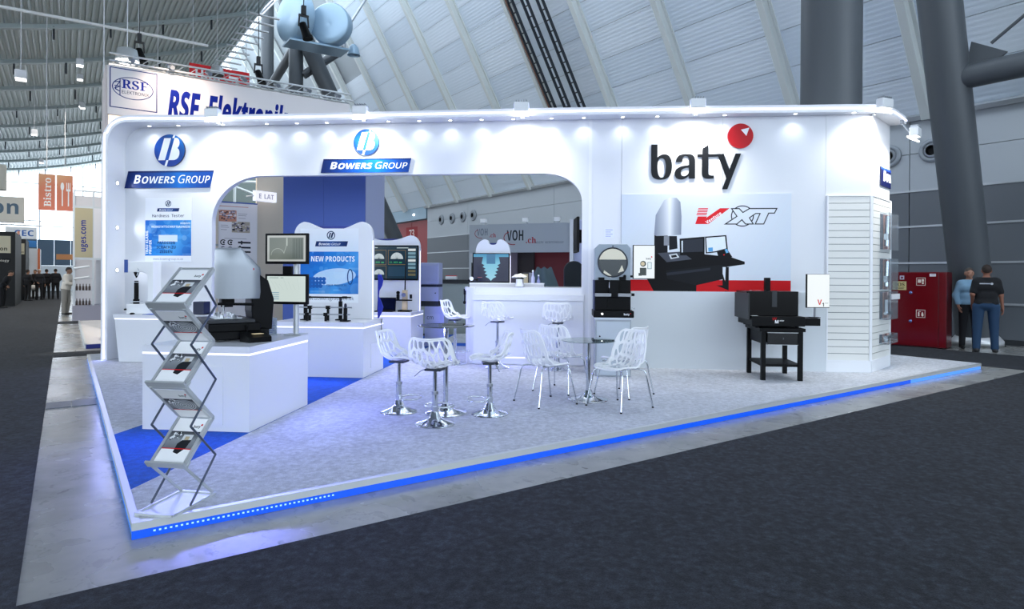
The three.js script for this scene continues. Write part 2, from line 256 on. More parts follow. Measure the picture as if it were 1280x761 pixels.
// ---------------------------------------------------------------- stand platform
const TOP = 0.1;
{
  const t = thing('stand_platform', 'low carpeted stand platform with aluminium edge and blue glowing skirt', 'platform', H0, HALL);
  const x0 = 0.329, x1 = 13.242, z0 = -14.07, z1 = -4.41, e = 0.045;
  part(t, 'deck', B(x1 - x0 - 0.1, 0.085, z1 - z0 - 0.1, (x0 + x1) / 2, 0.0455, (z0 + z1) / 2), mat.charcoal);
  // carpet cut by the diagonal blue band: band edges are lines s = const, i.e. 0.7551 X + 0.6556 Z = s + c
  const c = 0.7551 * 9.127 - 0.6556 * 6.121, sA = -7.156, sB = -5.952, onZ = (s, X) => (s + c - 0.7551 * X) / 0.6556, onX = (s, Z) => (s + c - 0.6556 * Z) / 0.7551;
  const X0 = x0 + e, X1 = x1 - e, Zf = z1 - e, Zb = z0 + e;
  const fl = (pts) => flat(pts, 0.012, TOP - 0.012);
  part(t, 'carpet', fl([[X0, Zb], [onX(sA, Zb), Zb], [X0, onZ(sA, X0)]]), mat.greyCarpet, 'pale grey carpet left of the blue band');
  part(t, 'carpet', fl([[X0, onZ(sA, X0)], [onX(sA, Zb), Zb], [onX(sB, Zb), Zb], [X0, onZ(sB, X0)]]), mat.blueCarpet, 'vivid blue carpet band');
  part(t, 'carpet', fl([[X0, onZ(sB, X0)], [onX(sB, Zb), Zb], [X1, Zb], [X1, Zf], [X0, Zf]]), mat.greyCarpet, 'pale grey carpet under the chairs');
  const trim = mat.alu, W = x1 - x0, D = z1 - z0;
  part(t, 'edge_trim', B(W, 0.047, e, (x0 + x1) / 2, TOP - 0.0215, z1 - e / 2), trim);
  part(t, 'edge_trim', B(e, 0.047, D - e, x0 + e / 2, TOP - 0.0215, (z0 + z1 - e) / 2), trim);
  part(t, 'edge_trim', B(e, 0.047, D - e, x1 - e / 2, TOP - 0.0215, (z0 + z1 - e) / 2), trim);
  part(t, 'edge_trim', B(W - 2 * e, 0.047, e, (x0 + x1) / 2, TOP - 0.0215, z0 + e / 2), trim);
  const skirt = M(0x0a3cc0, 0.2, 0, { emissive: 0x0068ff, emissiveIntensity: 0.5 }), skirtL = M(0x0a3cc0, 0.2, 0, { emissive: 0x0090ff, emissiveIntensity: 0.6 });
  part(t, 'glowing_skirt', B(10.2, 0.054, 0.02, x0 + 5.1, 0.028, z1 - 0.016), skirt); part(t, 'glowing_skirt', B(W - 10.22, 0.054, 0.02, x0 + 10.2 + (W - 10.22) / 2, 0.028, z1 - 0.016), M(0x4a78c8, 0.2, 0, { emissive: 0x4f9cff, emissiveIntensity: 0.7 }), 'glowing end of the skirt, paler by a painted reflection');  // right end: whitish reflection put into the emission colour
  part(t, 'glowing_skirt', B(0.02, 0.054, D - 0.04, x0 + 0.016, 0.028, (z0 + z1) / 2), skirtL);
  part(t, 'glowing_skirt', B(0.02, 0.054, D - 0.04, x1 - 0.016, 0.028, (z0 + z1) / 2), skirtL);
  const dot = B(0.012, 0.009, 0.006), dots = []; for (let k = 0; k < 38; k++) dots.push(dot.clone().translate(x0 + 0.12 + k * 0.03, 0.034, z1 - 0.005));
  part(t, 'led_dots', dots, glow(0x8cc8ff, 1.7)).userData.kind = 'stuff';
  for (const [x, z, w, r] of [[(x0 + x1) / 2, z1 + 0.004, W, PI], [x0 - 0.004, (z0 + z1) / 2, D, PI / 2]]) {
    const L = new THREE.RectAreaLight(0x3a78ff, LAMP.edge, w, 0.05); L.position.copy(hv(x, 0.03, z)); L.rotation.y = HALL + (r === PI ? PI : -PI / 2 + PI); L.lookAt(hv(x + (r === PI ? 0 : -1), 0.03, z + (r === PI ? 1 : 0))); scene.add(L);
  }
}

// ---------------------------------------------------------------- the stand's white walls
const standWall = thing('stand_wall', undefined, undefined, V3(0, 0, 0), 0, undefined, 'structure');
standWall.name = 'wall_back';
{
  const T = 0.12;
  const s = new THREE.Shape(); s.moveTo(-10.95, TOP); s.lineTo(-9.29, TOP); s.lineTo(-9.29, 2.5); s.absellipse(-8.37, 2.5, 0.92, 0.81, PI, PI / 2, true); s.lineTo(-3.4, 3.31); s.absellipse(-3.42, 2.83, 0.61, 0.47, PI / 2, 0, true); s.lineTo(-2.81, 1.283); s.lineTo(-4.6, 1.283); s.lineTo(-4.6, TOP); s.lineTo(-2.675, TOP); s.lineTo(-2.675, 4.2); s.lineTo(-10.95, 4.2); s.lineTo(-10.95, TOP);
  part(standWall, 'arch_panel', ext(s, T, 0.004, 24).translate(0, 0, -T), mat.wall);
  for (const [a, b] of [[-2.65, -2.168], [-2.164, -0.55], [-0.546, 1.048], [1.052, 1.745]]) part(standWall, 'panel', S(b - a, 4.2 - TOP, T, (a + b) / 2, TOP, -T / 2), mat.wall);
  part(standWall, 'post', S(0.05, 4.1, T + 0.01, -2.675, TOP, -T / 2), mat.white);
  part(standWall, 'lower_panel', S(3.1, 1.26, 0.03, -0.48, TOP, 0.015), M(0xcdd3d8, 0.4));
  const ret = (L, x, z, a, name) => { const m = part(standWall, name, S(L, 4.2 - TOP, T, L / 2, TOP, -T / 2), mat.wall); m.position.set(x, 0, z); m.rotation.y = a; return m; };
  ret(1.08, 1.745, 0, Math.atan2(0.787, 0.616), 'return_panel'); ret(1.3, 2.412, -0.852, PI / 2 + 0.12, 'return_panel');
}
// canopy with rounded fin, LED line
{
  const t = thing('canopy', 'white canopy band with rounded left fin and glowing edge line framing the stand wall', 'canopy', V3(0, 0, 0));
  const s = new THREE.Shape(); s.moveTo(-11.05, TOP); s.lineTo(-11.05, 3.84); s.absarc(-10.58, 3.84, 0.47, PI, PI / 2, true); s.lineTo(-10.3, 4.31); s.lineTo(-10.3, 4.19); s.lineTo(-10.58, 4.19); s.absarc(-10.58, 3.84, 0.35, PI / 2, PI, false); s.lineTo(-10.93, TOP); s.lineTo(-11.05, TOP);
  part(t, 'fin', ext(s, 0.56, 0.005, 20).translate(0, 0, -0.13), mat.white);
  // front edge in plan: gently drawn in, then round the right corner
  const front = new THREE.CatmullRomCurve3([[-10.3, 0.43], [-9.4, 0.35], [-8, 0.31], [-5, 0.33], [-2.7, 0.325], [-1, 0.27], [0.6, 0.2], [1.5, 0.165], [1.8, 0.11], [2.02, -0.02], [2.2, -0.2], [2.62, -0.74]].map(([x, z]) => V3(x, 0, z))).getPoints(120);
  const c = new THREE.Shape(); c.moveTo(-10.3, 0.13); front.forEach((p) => c.lineTo(p.x, -p.z)); c.lineTo(2.4, 0.84); c.lineTo(1.72, 0.0); c.lineTo(1.66, 0.13); c.lineTo(-10.3, 0.13);
  part(t, 'band', ext(c, 0.12, 0).rotateX(-PI / 2).translate(0, 4.19, 0), mat.white);
  const pts = [[-10.99, TOP + 0.02, 0.432], [-10.99, 2, 0.432], [-10.99, 3.84, 0.432], [-10.95, 4.0, 0.432], [-10.87, 4.14, 0.432], [-10.74, 4.22, 0.432], [-10.58, 4.25, 0.432], ...front.filter((_, i) => i % 3 === 0).map((p) => [p.x, 4.25, p.z + 0.002])];
  part(t, 'led_line', tube(pts, 0.017, 500, 8, false, 0.5), mat.ledLav);
  const strip = (w, h, x, y, z, k) => { const L = new THREE.RectAreaLight(0x9aa4ff, k, w, h); L.position.set(x, y, z); L.lookAt(x, y, z + 1); scene.add(L); };
  strip(9.4, 0.035, -5.5, 4.25, 0.46, LAMP.led); strip(2.8, 0.035, 0.4, 4.25, 0.36, LAMP.led * 0.5); strip(0.035, 3.7, -10.99, 1.96, 0.456, LAMP.led);
}
// recessed downlights
const downX = [-10.38, -9.84, -9.02, -8.22, -7.68, -7.15, -6.07, -5.54, -5.01, -4.48, -3.95, -3.32, -2.79, -2.16, -1.61, -0.55, 0.54, 1.42];
{
  const make = (p, rot, label, group, dir) => {
    const t = thing('downlight', label, 'downlight', p, 0, group); t.rotation.z = rot;
    part(t, 'trim_ring', lathe([[0.028, -0.004], [0.045, -0.004], [0.045, 0], [0.028, 0]], 20), mat.alu); part(t, 'lens', C(0.028, 0.028, 0.004, 0, -0.005, 0, 16), mat.lens);
    const L = new THREE.SpotLight(0xeef3ff, LAMP.down, 0, R(65), 0.6); L.position.copy(p).addScaledVector(dir, 0.012); L.target.position.copy(L.position).addScaledVector(dir, 1).add(V3(0, 0, 0.12)); L.castShadow = true; scene.add(L, L.target);
  };
  const nth = ['first', 'second', 'third', 'fourth', 'fifth', 'sixth', 'seventh', 'eighth', 'ninth'];
  downX.forEach((x, i) => make(V3(x, 4.19, 0.13), 0, `small recessed canopy downlight, ${i < 9 ? nth[i] + ' from the left' : nth[17 - i] + ' from the right'}`, 'recessed downlights under the canopy', V3(0, -1, 0)));
  [[3.18, 'topmost of three small lights in the inner side of the left fin'], [2.4, 'middle one of three small lights in the inner side of the left fin'], [1.65, 'lowest of three small lights in the inner side of the left fin']].forEach(([y, l]) => make(V3(-10.93, y, 0.2), PI / 2, l, 'small lights in the left fin', V3(1, 0, 0)));
}
// floodlights on arms over the canopy
[[-8.97, 4.24, 0.5, 0, 'floodlight on the canopy edge below the dark blue lettering, leftmost'], [-6.43, 4.24, 0.48, 0, 'floodlight on the canopy edge above the second round logo'], [-3.78, 4.24, 0.48, 0, 'floodlight on the canopy edge above the right end of the arch'], [-1.03, 4.25, 0.42, 0, 'floodlight on the canopy edge above the black lettering'], [1.83, 4.25, 0.2, 0.5, 'floodlight on the rounded right corner of the canopy'], [2.5, 3.9, -0.25, 0.9, 'floodlight hanging lowest beside the right end of the stand']].forEach(([x, y, z, turn, l]) => {
  const t = thing('floodlight', l, 'floodlight', V3(x, y, z), turn, 'floodlights along the canopy');
  part(t, 'housing', S(0.24, 0.15, 0.13, 0, -0.03, 0.02, 0.02), M(0xdfe2e4, 0.4, 0.2));
  each(t, 'fin', [-0.08, -0.04, 0, 0.04, 0.08].map((a) => S(0.012, 0.05, 0.11, a, 0.1, 0.02)), mat.silver);
  part(t, 'lens', B(0.24, 0.02, 0.14, 0, 0, 0).rotateX(0.5).translate(0, -0.06, -0.01), mat.lens);
  part(t, 'arm', [rod([0, 0.0, -0.02], [0, y > 4 ? -0.05 : 0.2, -0.16], 0.014), B(0.06, 0.06, 0.04, 0, y > 4 ? -0.06 : 0.24, -0.17)], mat.silver);
  const L = new THREE.SpotLight(0xfaf8f4, LAMP.flood, 0, R(62), 0.8); const o = V3(0, -0.09, -0.03).applyAxisAngle(V3(0, 1, 0), turn); L.position.set(x, y, z).add(o); L.target.position.copy(L.position).add(V3(0, -1.05, -0.55).applyAxisAngle(V3(0, 1, 0), turn)); L.castShadow = true; L.shadow.radius = 4; scene.add(L, L.target);
});

// ---------------------------------------------------------------- signs and lettering
const italic = (g, text, x, y, size, weight, k = 0.22, sx = 1) => { g.save(); g.transform(sx, 0, -k, 1, x, y); g.font = `${weight} ${size}px sans-serif`; g.fillText(text, 0, 0); const w = g.measureText(text).width * sx; g.restore(); return w; };
function wordmark(g, w, h, x, y, s) {           // small-capital slanted wordmark
  g.fillStyle = '#fff'; g.textBaseline = 'alphabetic'; let p = x;
  p += italic(g, 'B', p, y, s * 1.22, 'bold'); p += italic(g, 'OWERS', p + s * 0.04, y, s, 'bold', 0.22, 1.02) + s * 0.28;
  p += italic(g, 'G', p, y, s * 1.16, 'normal'); italic(g, 'ROUP', p, y, s, 'normal', 0.22, 0.96);
}
const signFace = print(1024, 196, (g, w, h) => {
  const q = g.createLinearGradient(0, 0, w, 0); q.addColorStop(0, '#08225e'); q.addColorStop(0.3, '#0f4292'); q.addColorStop(0.62, '#1672cc'); q.addColorStop(0.85, '#0f4292'); q.addColorStop(1, '#0b347c');
  g.fillStyle = q; g.fillRect(0, 0, w, h); g.fillStyle = 'rgba(10,24,70,.55)'; g.fillRect(0, 0, w, 20); wordmark(g, w, h, 95, 142, 112);
}, 0.35);
const roundelFace = print(512, 512, (g, w) => {
  const q = g.createLinearGradient(0, w, w, 0); q.addColorStop(0, '#0a2264'); q.addColorStop(0.35, '#1552b4'); q.addColorStop(0.6, '#10448f'); q.addColorStop(1, '#2280cc'); g.fillStyle = q; g.fillRect(0, 0, w, w);
  g.fillStyle = '#1c3f96'; g.fillRect(0, w * 0.8, w, w * 0.2); g.fillStyle = '#f4f7fb';
  const P2 = (a) => { g.beginPath(); a.forEach(([x, y], i) => (i ? g.lineTo(x, y) : g.moveTo(x, y))); g.closePath(); g.fill(); };
  P2([[168, 60], [285, 60], [180, 410], [66, 410]]); P2([[330, 0], [362, 0], [338, 60], [305, 60]]); P2([[205, 410], [240, 410], [210, 512], [170, 512]]);
  g.beginPath(); g.moveTo(342, 60); g.lineTo(380, 60); g.bezierCurveTo(440, 80, 440, 180, 390, 220); g.bezierCurveTo(450, 250, 440, 400, 330, 410); g.lineTo(240, 410); g.closePath(); g.fill();
}, 0.35);
const planeUV = (g, x0, y0, w, h) => { const p = g.attributes.position, u = g.attributes.uv; for (let i = 0; i < p.count; i++) u.setXY(i, (p.getX(i) - x0) / w, (p.getY(i) - y0) / h); return g; };
function wordSign(label, x, y, w, h, k) {
  const t = thing('logo_sign', label, 'sign', V3(x, y, 0.001));
  const s = poly([[-w / 2 - k, -h / 2], [w / 2 - k, -h / 2], [w / 2 + k, h / 2], [-w / 2 + k, h / 2]]);
  part(t, 'backing', ext(s, 0.03, 0.003), mat.white); part(t, 'face', planeUV(new THREE.ShapeGeometry(s), -w / 2 - k, -h / 2, w + 2 * k, h).translate(0, 0, 0.0315), signFace);
}
function roundel(label, x, y, r) {
  const t = thing('round_logo', label, 'sign', V3(x, y, 0.001));
  part(t, 'backing', C(r, r, 0.03, 0, 0, 0, 48).rotateX(PI / 2), mat.navy); part(t, 'face', planeUV(new THREE.CircleGeometry(r, 48), -r, -r, 2 * r, 2 * r).translate(0, 0, 0.0315), roundelFace);
}
roundel('larger round blue logo badge at the left end of the stand wall', -10.072, 3.775, 0.285); wordSign('left slanted blue BOWERS GROUP sign, above the hardness tester poster', -10.08, 3.263, 1.615, 0.305, 0.035);
roundel('smaller round blue logo badge above the middle of the arch', -6.488, 3.867, 0.222); wordSign('slanted blue BOWERS GROUP sign over the top edge of the arch', -6.495, 3.467, 1.55, 0.24, 0.025);
{ // sign wrapping the end of the stand
  const t = thing('logo_sign', 'dark blue sign on the right end face of the stand, only first letters visible', 'sign', V3(1.745, 0, 0), Math.atan2(0.787, 0.616));
  const f = print(512, 196, (g, w, h) => { g.fillStyle = '#0a1240'; g.fillRect(0, 0, w, h); g.fillStyle = '#1c3c8c'; g.fillRect(0, 0, w, 24); g.save(); g.scale(1.5, 1.12); wordmark(g, w, h, 70, 124, 112); g.restore(); });
  part(t, 'backing', B(0.62, 0.31, 0.02, 0.77, 3.27, 0.011), mat.navy); part(t, 'face', new THREE.PlaneGeometry(0.62, 0.31).translate(0.77, 3.27, 0.0215), f);
}
{ // black lettering with red ball
  const t = thing('brand_lettering', 'large black lower-case lettering reading baty, high on the right wall', 'sign', V3(0, 0, 0.001));
  const X = (x) => -1.688 + (x - 107) * 0.001673, Y = (y) => 3.757 - (y - 312) * 0.001722;
  const path = (o, d) => { for (const c of d) { const a = c.slice(1).map((v, i) => (i % 2 ? Y(v) : X(v))); if (c[0] === 'M') o.moveTo(...a); else if (c[0] === 'L') o.lineTo(...a); else o.bezierCurveTo(...a); } return o; };
  const letter = (d, ...holes) => { const s = path(new THREE.Shape(), d); for (const h of holes) s.holes.push(path(new THREE.Path(), h)); return ext(s, 0.025, 0.002, 16); };
  const ink = P(0x0e1116, 0.45, { specularIntensity: 0.4 });
  part(t, 'letter_b', letter([['M', 107, 312], ['L', 166, 312], ['L', 166, 436], ['C', 190, 408, 225, 403, 247, 407], ['C', 295, 416, 306, 470, 306, 520], ['C', 306, 590, 285, 645, 205, 645], ['C', 140, 645, 107, 625, 107, 560], ['L', 107, 312]], [['M', 205, 440], ['C', 178, 442, 166, 475, 166, 520], ['C', 166, 580, 178, 627, 208, 627], ['C', 238, 627, 247, 580, 247, 525], ['C', 247, 470, 236, 438, 205, 440]]), ink);
  part(t, 'letter_a', letter([['M', 345, 480], ['C', 345, 425, 375, 405, 440, 405], ['C', 510, 405, 527, 430, 527, 480], ['L', 527, 637], ['L', 469, 637], ['L', 469, 606], ['C', 450, 632, 425, 645, 398, 645], ['C', 350, 645, 334, 620, 334, 588], ['C', 334, 535, 385, 518, 470, 510], ['L', 470, 470], ['C', 470, 440, 460, 424, 438, 424], ['C', 415, 424, 404, 445, 404, 480], ['L', 345, 480]], [['M', 470, 530], ['C', 420, 535, 390, 550, 390, 582], ['C', 390, 605, 402, 615, 420, 615], ['C', 448, 615, 470, 590, 470, 560], ['L', 470, 530]]), ink);
  part(t, 'letter_t', letter([['M', 594, 355], ['L', 650, 324], ['L', 650, 409], ['L', 746, 409], ['L', 746, 434], ['L', 650, 434], ['L', 650, 580], ['C', 650, 607, 665, 612, 703, 612], ['L', 703, 638], ['C', 685, 638, 670, 640, 650, 640], ['C', 605, 638, 590, 620, 590, 580], ['L', 590, 434], ['L', 548, 434], ['L', 548, 410], ['L', 594, 410], ['L', 594, 355]]), ink);
  part(t, 'letter_y', letter([['M', 747, 409], ['L', 795, 409], ['L', 849, 562], ['L', 908, 408], ['L', 958, 408], ['L', 832, 740], ['L', 784, 740], ['L', 822, 636], ['L', 747, 434], ['L', 747, 409]]), ink);
  const b = thing('red_dot', 'round red dot with a small white triangle above the black lettering', 'sign', V3(-0.277, 3.873, 0.001));
  part(b, 'disc', C(0.2, 0.2, 0.03, 0, 0, 0, 48).rotateX(PI / 2), P(0xb5101c, 0.4, { specularIntensity: 0.5 })); part(b, 'triangle', ext(poly([[0.005, 0.1], [0.135, 0.13], [0.09, 0.0]]), 0.004).translate(0, 0, 0.0302), mat.white);
}
function miniLogo(g, x, y, s) { g.strokeStyle = '#1d3356'; g.lineWidth = s * 0.1; g.beginPath(); g.arc(x, y, s * 0.42, 0, 7); g.stroke(); g.fillStyle = '#1d3356'; g.save(); g.translate(x, y); g.transform(1, 0, -0.3, 1, 0, 0); g.fillRect(-s * 0.22, -s * 0.28, s * 0.16, s * 0.56); g.fillRect(0.02 * s, -s * 0.28, s * 0.2, s * 0.56); g.restore(); }
function miniSign(g, x, y, w, h) { const q = g.createLinearGradient(x, 0, x + w, 0); q.addColorStop(0, '#142a5c'); q.addColorStop(0.5, '#1c4f9a'); q.addColorStop(1, '#142a5c'); g.fillStyle = q; g.beginPath(); g.moveTo(x + h * 0.25, y); g.lineTo(x + w, y); g.lineTo(x + w - h * 0.25, y + h); g.lineTo(x, y + h); g.fill(); wordmark(g, w, h, x + w * 0.1, y + h * 0.76, h * 0.56); }
function blueArt(g, x, y, w, h, sd) { const q = g.createLinearGradient(x, y, x + w, y + h); q.addColorStop(0, '#1b66c4'); q.addColorStop(0.35, '#1f7fd6'); q.addColorStop(0.7, '#4ba0e4'); q.addColorStop(1, '#1a63bd'); g.fillStyle = q; g.fillRect(x, y, w, h); seed(sd); g.save(); g.beginPath(); g.rect(x, y, w, h); g.clip(); for (let i = 0; i < 46; i++) { g.fillStyle = `rgba(${rnd() < 0.5 ? '255,255,255' : '12,60,150'},${0.06 + rnd() * 0.16})`; const a = x + rnd() * w, b = y + rnd() * h, r = (0.02 + rnd() * 0.09) * w; g.beginPath(); if (i % 3) g.arc(a, b, r, 0, 7); else g.rect(a, b, r * 3, r * 0.4); g.fill(); } g.restore(); }
const testerPoster = print(512, 660, (g, w, h) => {
  g.fillStyle = '#e9edf6'; g.fillRect(0, 0, w, h); miniLogo(g, w / 2, 60, 70); miniSign(g, 130, 108, 250, 34); g.fillStyle = '#1b2436'; g.textAlign = 'center'; g.font = '42px serif'; g.font = 'bold 40px monospace'; g.fillText('Hardness Tester', w / 2, 200);
  blueArt(g, 0, 232, w, 368, 5); g.textAlign = 'right'; g.fillStyle = '#e8f3ff'; g.font = 'bold 26px sans-serif'; g.fillText('ROBUSTE', w - 8, 274); g.font = 'bold 30px sans-serif'; g.fillText('WERKSTATTSCHRIFTBAUWEISE', w - 8, 310);
  g.fillStyle = '#dcebfa'; g.fillRect(150, 385, 210, 70); g.fillStyle = '#0e2a5e'; g.textAlign = 'center'; g.font = 'bold 40px sans-serif'; ['PRÄDSION', 'SCHACH ZU', 'ZEIGEN'].forEach((s, i) => g.fillText(s, 235, 480 + i * 46));
  g.save(); g.translate(34, 585); g.rotate(-PI / 2); g.textAlign = 'left'; g.fillStyle = '#fff'; g.font = 'bold 40px sans-serif'; g.fillText('TRAU KLANG', 0, 0); g.fillText('PRUFER', 0, 38); g.restore();
  g.fillStyle = '#8a93a4'; g.textAlign = 'center'; g.font = '30px sans-serif'; g.fillText('www.bowersgroup.co.uk', w / 2, 644);
});
{
  const t = thing('wall_poster', 'white and blue hardness tester poster on the left wall below the slanted sign', 'poster', V3(-10.105, 2.376, 0.001));
  part(t, 'board', B(0.87, 1.13, 0.006, 0, 0, 0.004), mat.white); part(t, 'print', new THREE.PlaneGeometry(0.87, 1.13).translate(0, 0, 0.0078), testerPoster);
}
{ // wide machine poster on the right wall
  const art = print(1536, 908, (g, w, h) => {
    const bg = g.createLinearGradient(0, 0, w, h); bg.addColorStop(0, '#ccd6e4'); bg.addColorStop(0.5, '#dfe5ed'); bg.addColorStop(1, '#cfdae8'); g.fillStyle = bg; g.fillRect(0, 0, w, h);
    g.fillStyle = '#c3141c'; g.fillRect(0, 800, w, 108);
    const k = w / 1108, X = (x) => (x + 70) * k * 1.0, sc = (x, y) => [(x + 68) * w / 1105, (y - 42) * h / 640];
    const P2 = (c, pts) => { g.fillStyle = c; g.beginPath(); pts.forEach(([x, y], i) => { const [a, b] = sc(x, y); i ? g.lineTo(a, b) : g.moveTo(a, b); }); g.closePath(); g.fill(); };
    // table
    P2('#0c0d11', [[120, 440], [235, 425], [420, 430], [650, 455], [742, 485], [742, 502], [620, 520], [615, 690], [640, 690], [640, 520], [600, 520], [600, 640], [560, 640], [640, 690], [590, 530], [480, 560], [430, 600], [430, 682], [150, 682], [100, 590], [100, 470]]);
    P2('#15171c', [[230, 545], [600, 505], [600, 600], [430, 640], [240, 600]]); P2('#2b2f38', [[232, 560], [520, 525], [520, 540], [236, 578]]); P2('#c3141c', [[560, 640], [640, 672], [640, 682], [560, 660]]);
    // column and hood
    P2('#14161b', [[152, 300], [240, 310], [240, 440], [152, 440]]); P2('#8b8f98', [[215, 318], [262, 318], [262, 380], [215, 380]]); P2('#1b1d23', [[250, 318], [300, 318], [305, 400], [250, 410]]);
    const hq = g.createLinearGradient(sc(160, 0)[0], 0, sc(330, 0)[0], 0); hq.addColorStop(0, '#8d95a6'); hq.addColorStop(0.3, '#b9c0cc'); hq.addColorStop(0.55, '#e6e9ee'); hq.addColorStop(0.75, '#aab2c0'); hq.addColorStop(1, '#7f8797');
    g.fillStyle = hq; g.beginPath(); [[150, 310], [160, 180], [215, 82], [255, 64], [298, 68], [322, 95], [330, 190], [328, 310], [215, 316], [165, 318]].forEach(([x, y], i) => { const [a, b] = sc(x, y); i ? g.lineTo(a, b) : g.moveTo(a, b); }); g.fill();
    P2('#4b4f5a', [[175, 430], [330, 420], [400, 470], [235, 490]]); P2('#d9dde2', [[248, 440], [300, 432], [318, 458], [262, 470]]); P2('#1a1c22', [[262, 446], [296, 441], [303, 455], [268, 461]]);
    // screens and controller
    P2('#0d0e12', [[318, 336], [482, 322], [482, 440], [322, 445]]); P2('#30343d', [[330, 345], [472, 333], [472, 420], [335, 425]]); P2('#dfe9f2', [[330, 350], [340, 348], [340, 425], [332, 425]]); P2('#0d0e12', [[484, 322], [622, 312], [634, 415], [490, 432]]); P2('#e4edf5', [[492, 330], [614, 320], [624, 408], [498, 424]]); P2('#5aa2d8', [[505, 395], [535, 392], [536, 418], [507, 420]]);
    P2('#0d0e12', [[560, 415], [625, 398], [662, 455], [600, 466], [572, 455]]); P2('#6fb3e0', [[612, 405], [628, 402], [638, 425], [622, 430]]); g.fillStyle = '#d3202a'; g.beginPath(); g.arc(...sc(608, 440), 7, 0, 7); g.fill();
    // slanted red V and outlined XT
    for (let i = 0; i < 5; i++) P2('#d8232b', [[440 - i * 3, 136 + i * 10], [503 - i * 2, 136 + i * 10], [502 - i * 2, 142 + i * 10], [439 - i * 3, 142 + i * 10]]);
    P2('#d8232b', [[436, 190], [496, 190], [490, 200], [580, 137], [642, 137], [505, 240], [420, 240]]);
    g.save(); g.translate(...sc(497, 240)); g.rotate(-0.6); g.fillStyle = '#fff'; g.strokeStyle = '#b01c22'; g.font = 'bold 42px sans-serif'; g.fillText('Venture', 0, 0); g.restore();
    g.strokeStyle = '#20242c'; g.lineWidth = 9; g.beginPath(); g.ellipse(...sc(725, 188), 98, 93, 0, 0, 7); g.stroke();
    const O = (pts) => { g.beginPath(); pts.forEach(([x, y], i) => { const [a, b] = sc(x, y); i ? g.lineTo(a, b) : g.moveTo(a, b); }); g.closePath(); g.fillStyle = '#dde4ec'; g.fill(); g.stroke(); };
    O([[655, 140], [705, 140], [728, 165], [770, 140], [945, 140], [930, 170], [893, 170], [862, 240], [808, 240], [838, 172], [810, 172], [770, 200], [795, 240], [745, 240], [722, 212], [690, 240], [615, 240], [690, 190]]);
  }, 0.45);
  const t = thing('wall_poster', 'wide poster of a silver measuring machine on a black bench, lettered V XT', 'poster', V3(-0.82, 2.152, 0.001));
  part(t, 'board', B(2.69, 1.59, 0.012, 0, 0, 0.006), mat.white); part(t, 'print', new THREE.PlaneGeometry(2.69, 1.59).translate(0, 0, 0.0128), art);
}
solo('paper_notice', 'small faint lilac paper notice on the wall above the optical comparator', 'notice', new THREE.PlaneGeometry(0.16, 0.16), print(64, 64, (g) => { g.fillStyle = '#e2e7f2'; g.fillRect(0, 0, 64, 64); g.fillStyle = '#a9b0dc'; for (let i = 0; i < 4; i++) g.fillRect(8, 8 + i * 14, 46 - (i % 2) * 12, 5); }), V3(-2.36, 2.31, 0.003));

// ---------------------------------------------------------------- counters
const rectLight = (p, w, h, dir, k, color = 0x7b84ff) => { const L = new THREE.RectAreaLight(color, k, w, h); L.position.copy(p); L.lookAt(p.clone().add(dir)); scene.add(L); };
function counter(label, x0, x1, z0, z1, h, parts = {}) {
  const t = thing('display_counter', label, 'counter', V3((x0 + x1) / 2, TOP, (z0 + z1) / 2)), w = x1 - x0, d = z1 - z0;
  part(t, 'body', S(w, h - 0.085, d, 0, 0, 0), mat.lam);
  part(t, 'light_strip', [S(w + 0.004, 0.02, 0.012, 0, h - 0.085, d / 2 - 0.006), S(0.012, 0.02, d, w / 2 - 0.004, h - 0.085, 0)], mat.ledWhite);
  part(t, 'core', S(w - 0.03, 0.02, d - 0.03, 0, h - 0.085, 0), mat.white);
  part(t, 'top', S(w + 0.008, 0.065, d + 0.008, 0, h - 0.065, 0), mat.lam);
  if (parts.front) part(t, 'door', S(...parts.front), mat.lam);
  if (parts.side) part(t, 'service_panel', S(...parts.side), mat.lam);
  rectLight(V3((x0 + x1) / 2, TOP + h - 0.075, z1 + 0.008), w, 0.02, V3(0, 0, 1), LAMP.counter); rectLight(V3(x1 + 0.01, TOP + h - 0.075, (z0 + z1) / 2), d, 0.02, V3(1, 0, 0), LAMP.counter);
  return t;
}
counter('white front counter with a glowing edge strip, carrying the silver measuring machine', -7.04, -5.96, 3.57, 4.88, 0.81, { front: [0.66, 0.56, 0.012, -0.05, 0.06, 0.659] });
counter('white counter with glowing edge strip standing under the NEW PRODUCTS panel', -7.36, -5.962, 0.70, 1.648, 0.8, { side: [0.012, 0.36, 0.4, 0.703, 0.1, -0.05] });
counter('white counter carrying the laptop and height gauge below the dial screen', -7.2, -5.962, -1.95, -1.0, 0.8);
{ // tapered rear counter
  const t = thing('display_counter', 'white tapered counter against the left wall below the hardness tester', 'counter', V3(-9.82, TOP, 0.3));
  part(t, 'body', ext(poly([[-0.78, 0], [0.72, 0], [0.78, 0.72], [-0.86, 0.72]]), 0.56, 0.004).translate(0, 0, -0.285), mat.lam);
  part(t, 'light_strip', S(1.64, 0.018, 0.012, -0.04, 0.722, 0.276), mat.ledWhite); part(t, 'core', S(1.6, 0.018, 0.54, -0.04, 0.72, -0.01), mat.white); part(t, 'top', S(1.66, 0.06, 0.59, -0.04, 0.74, -0.002), mat.lam);
}
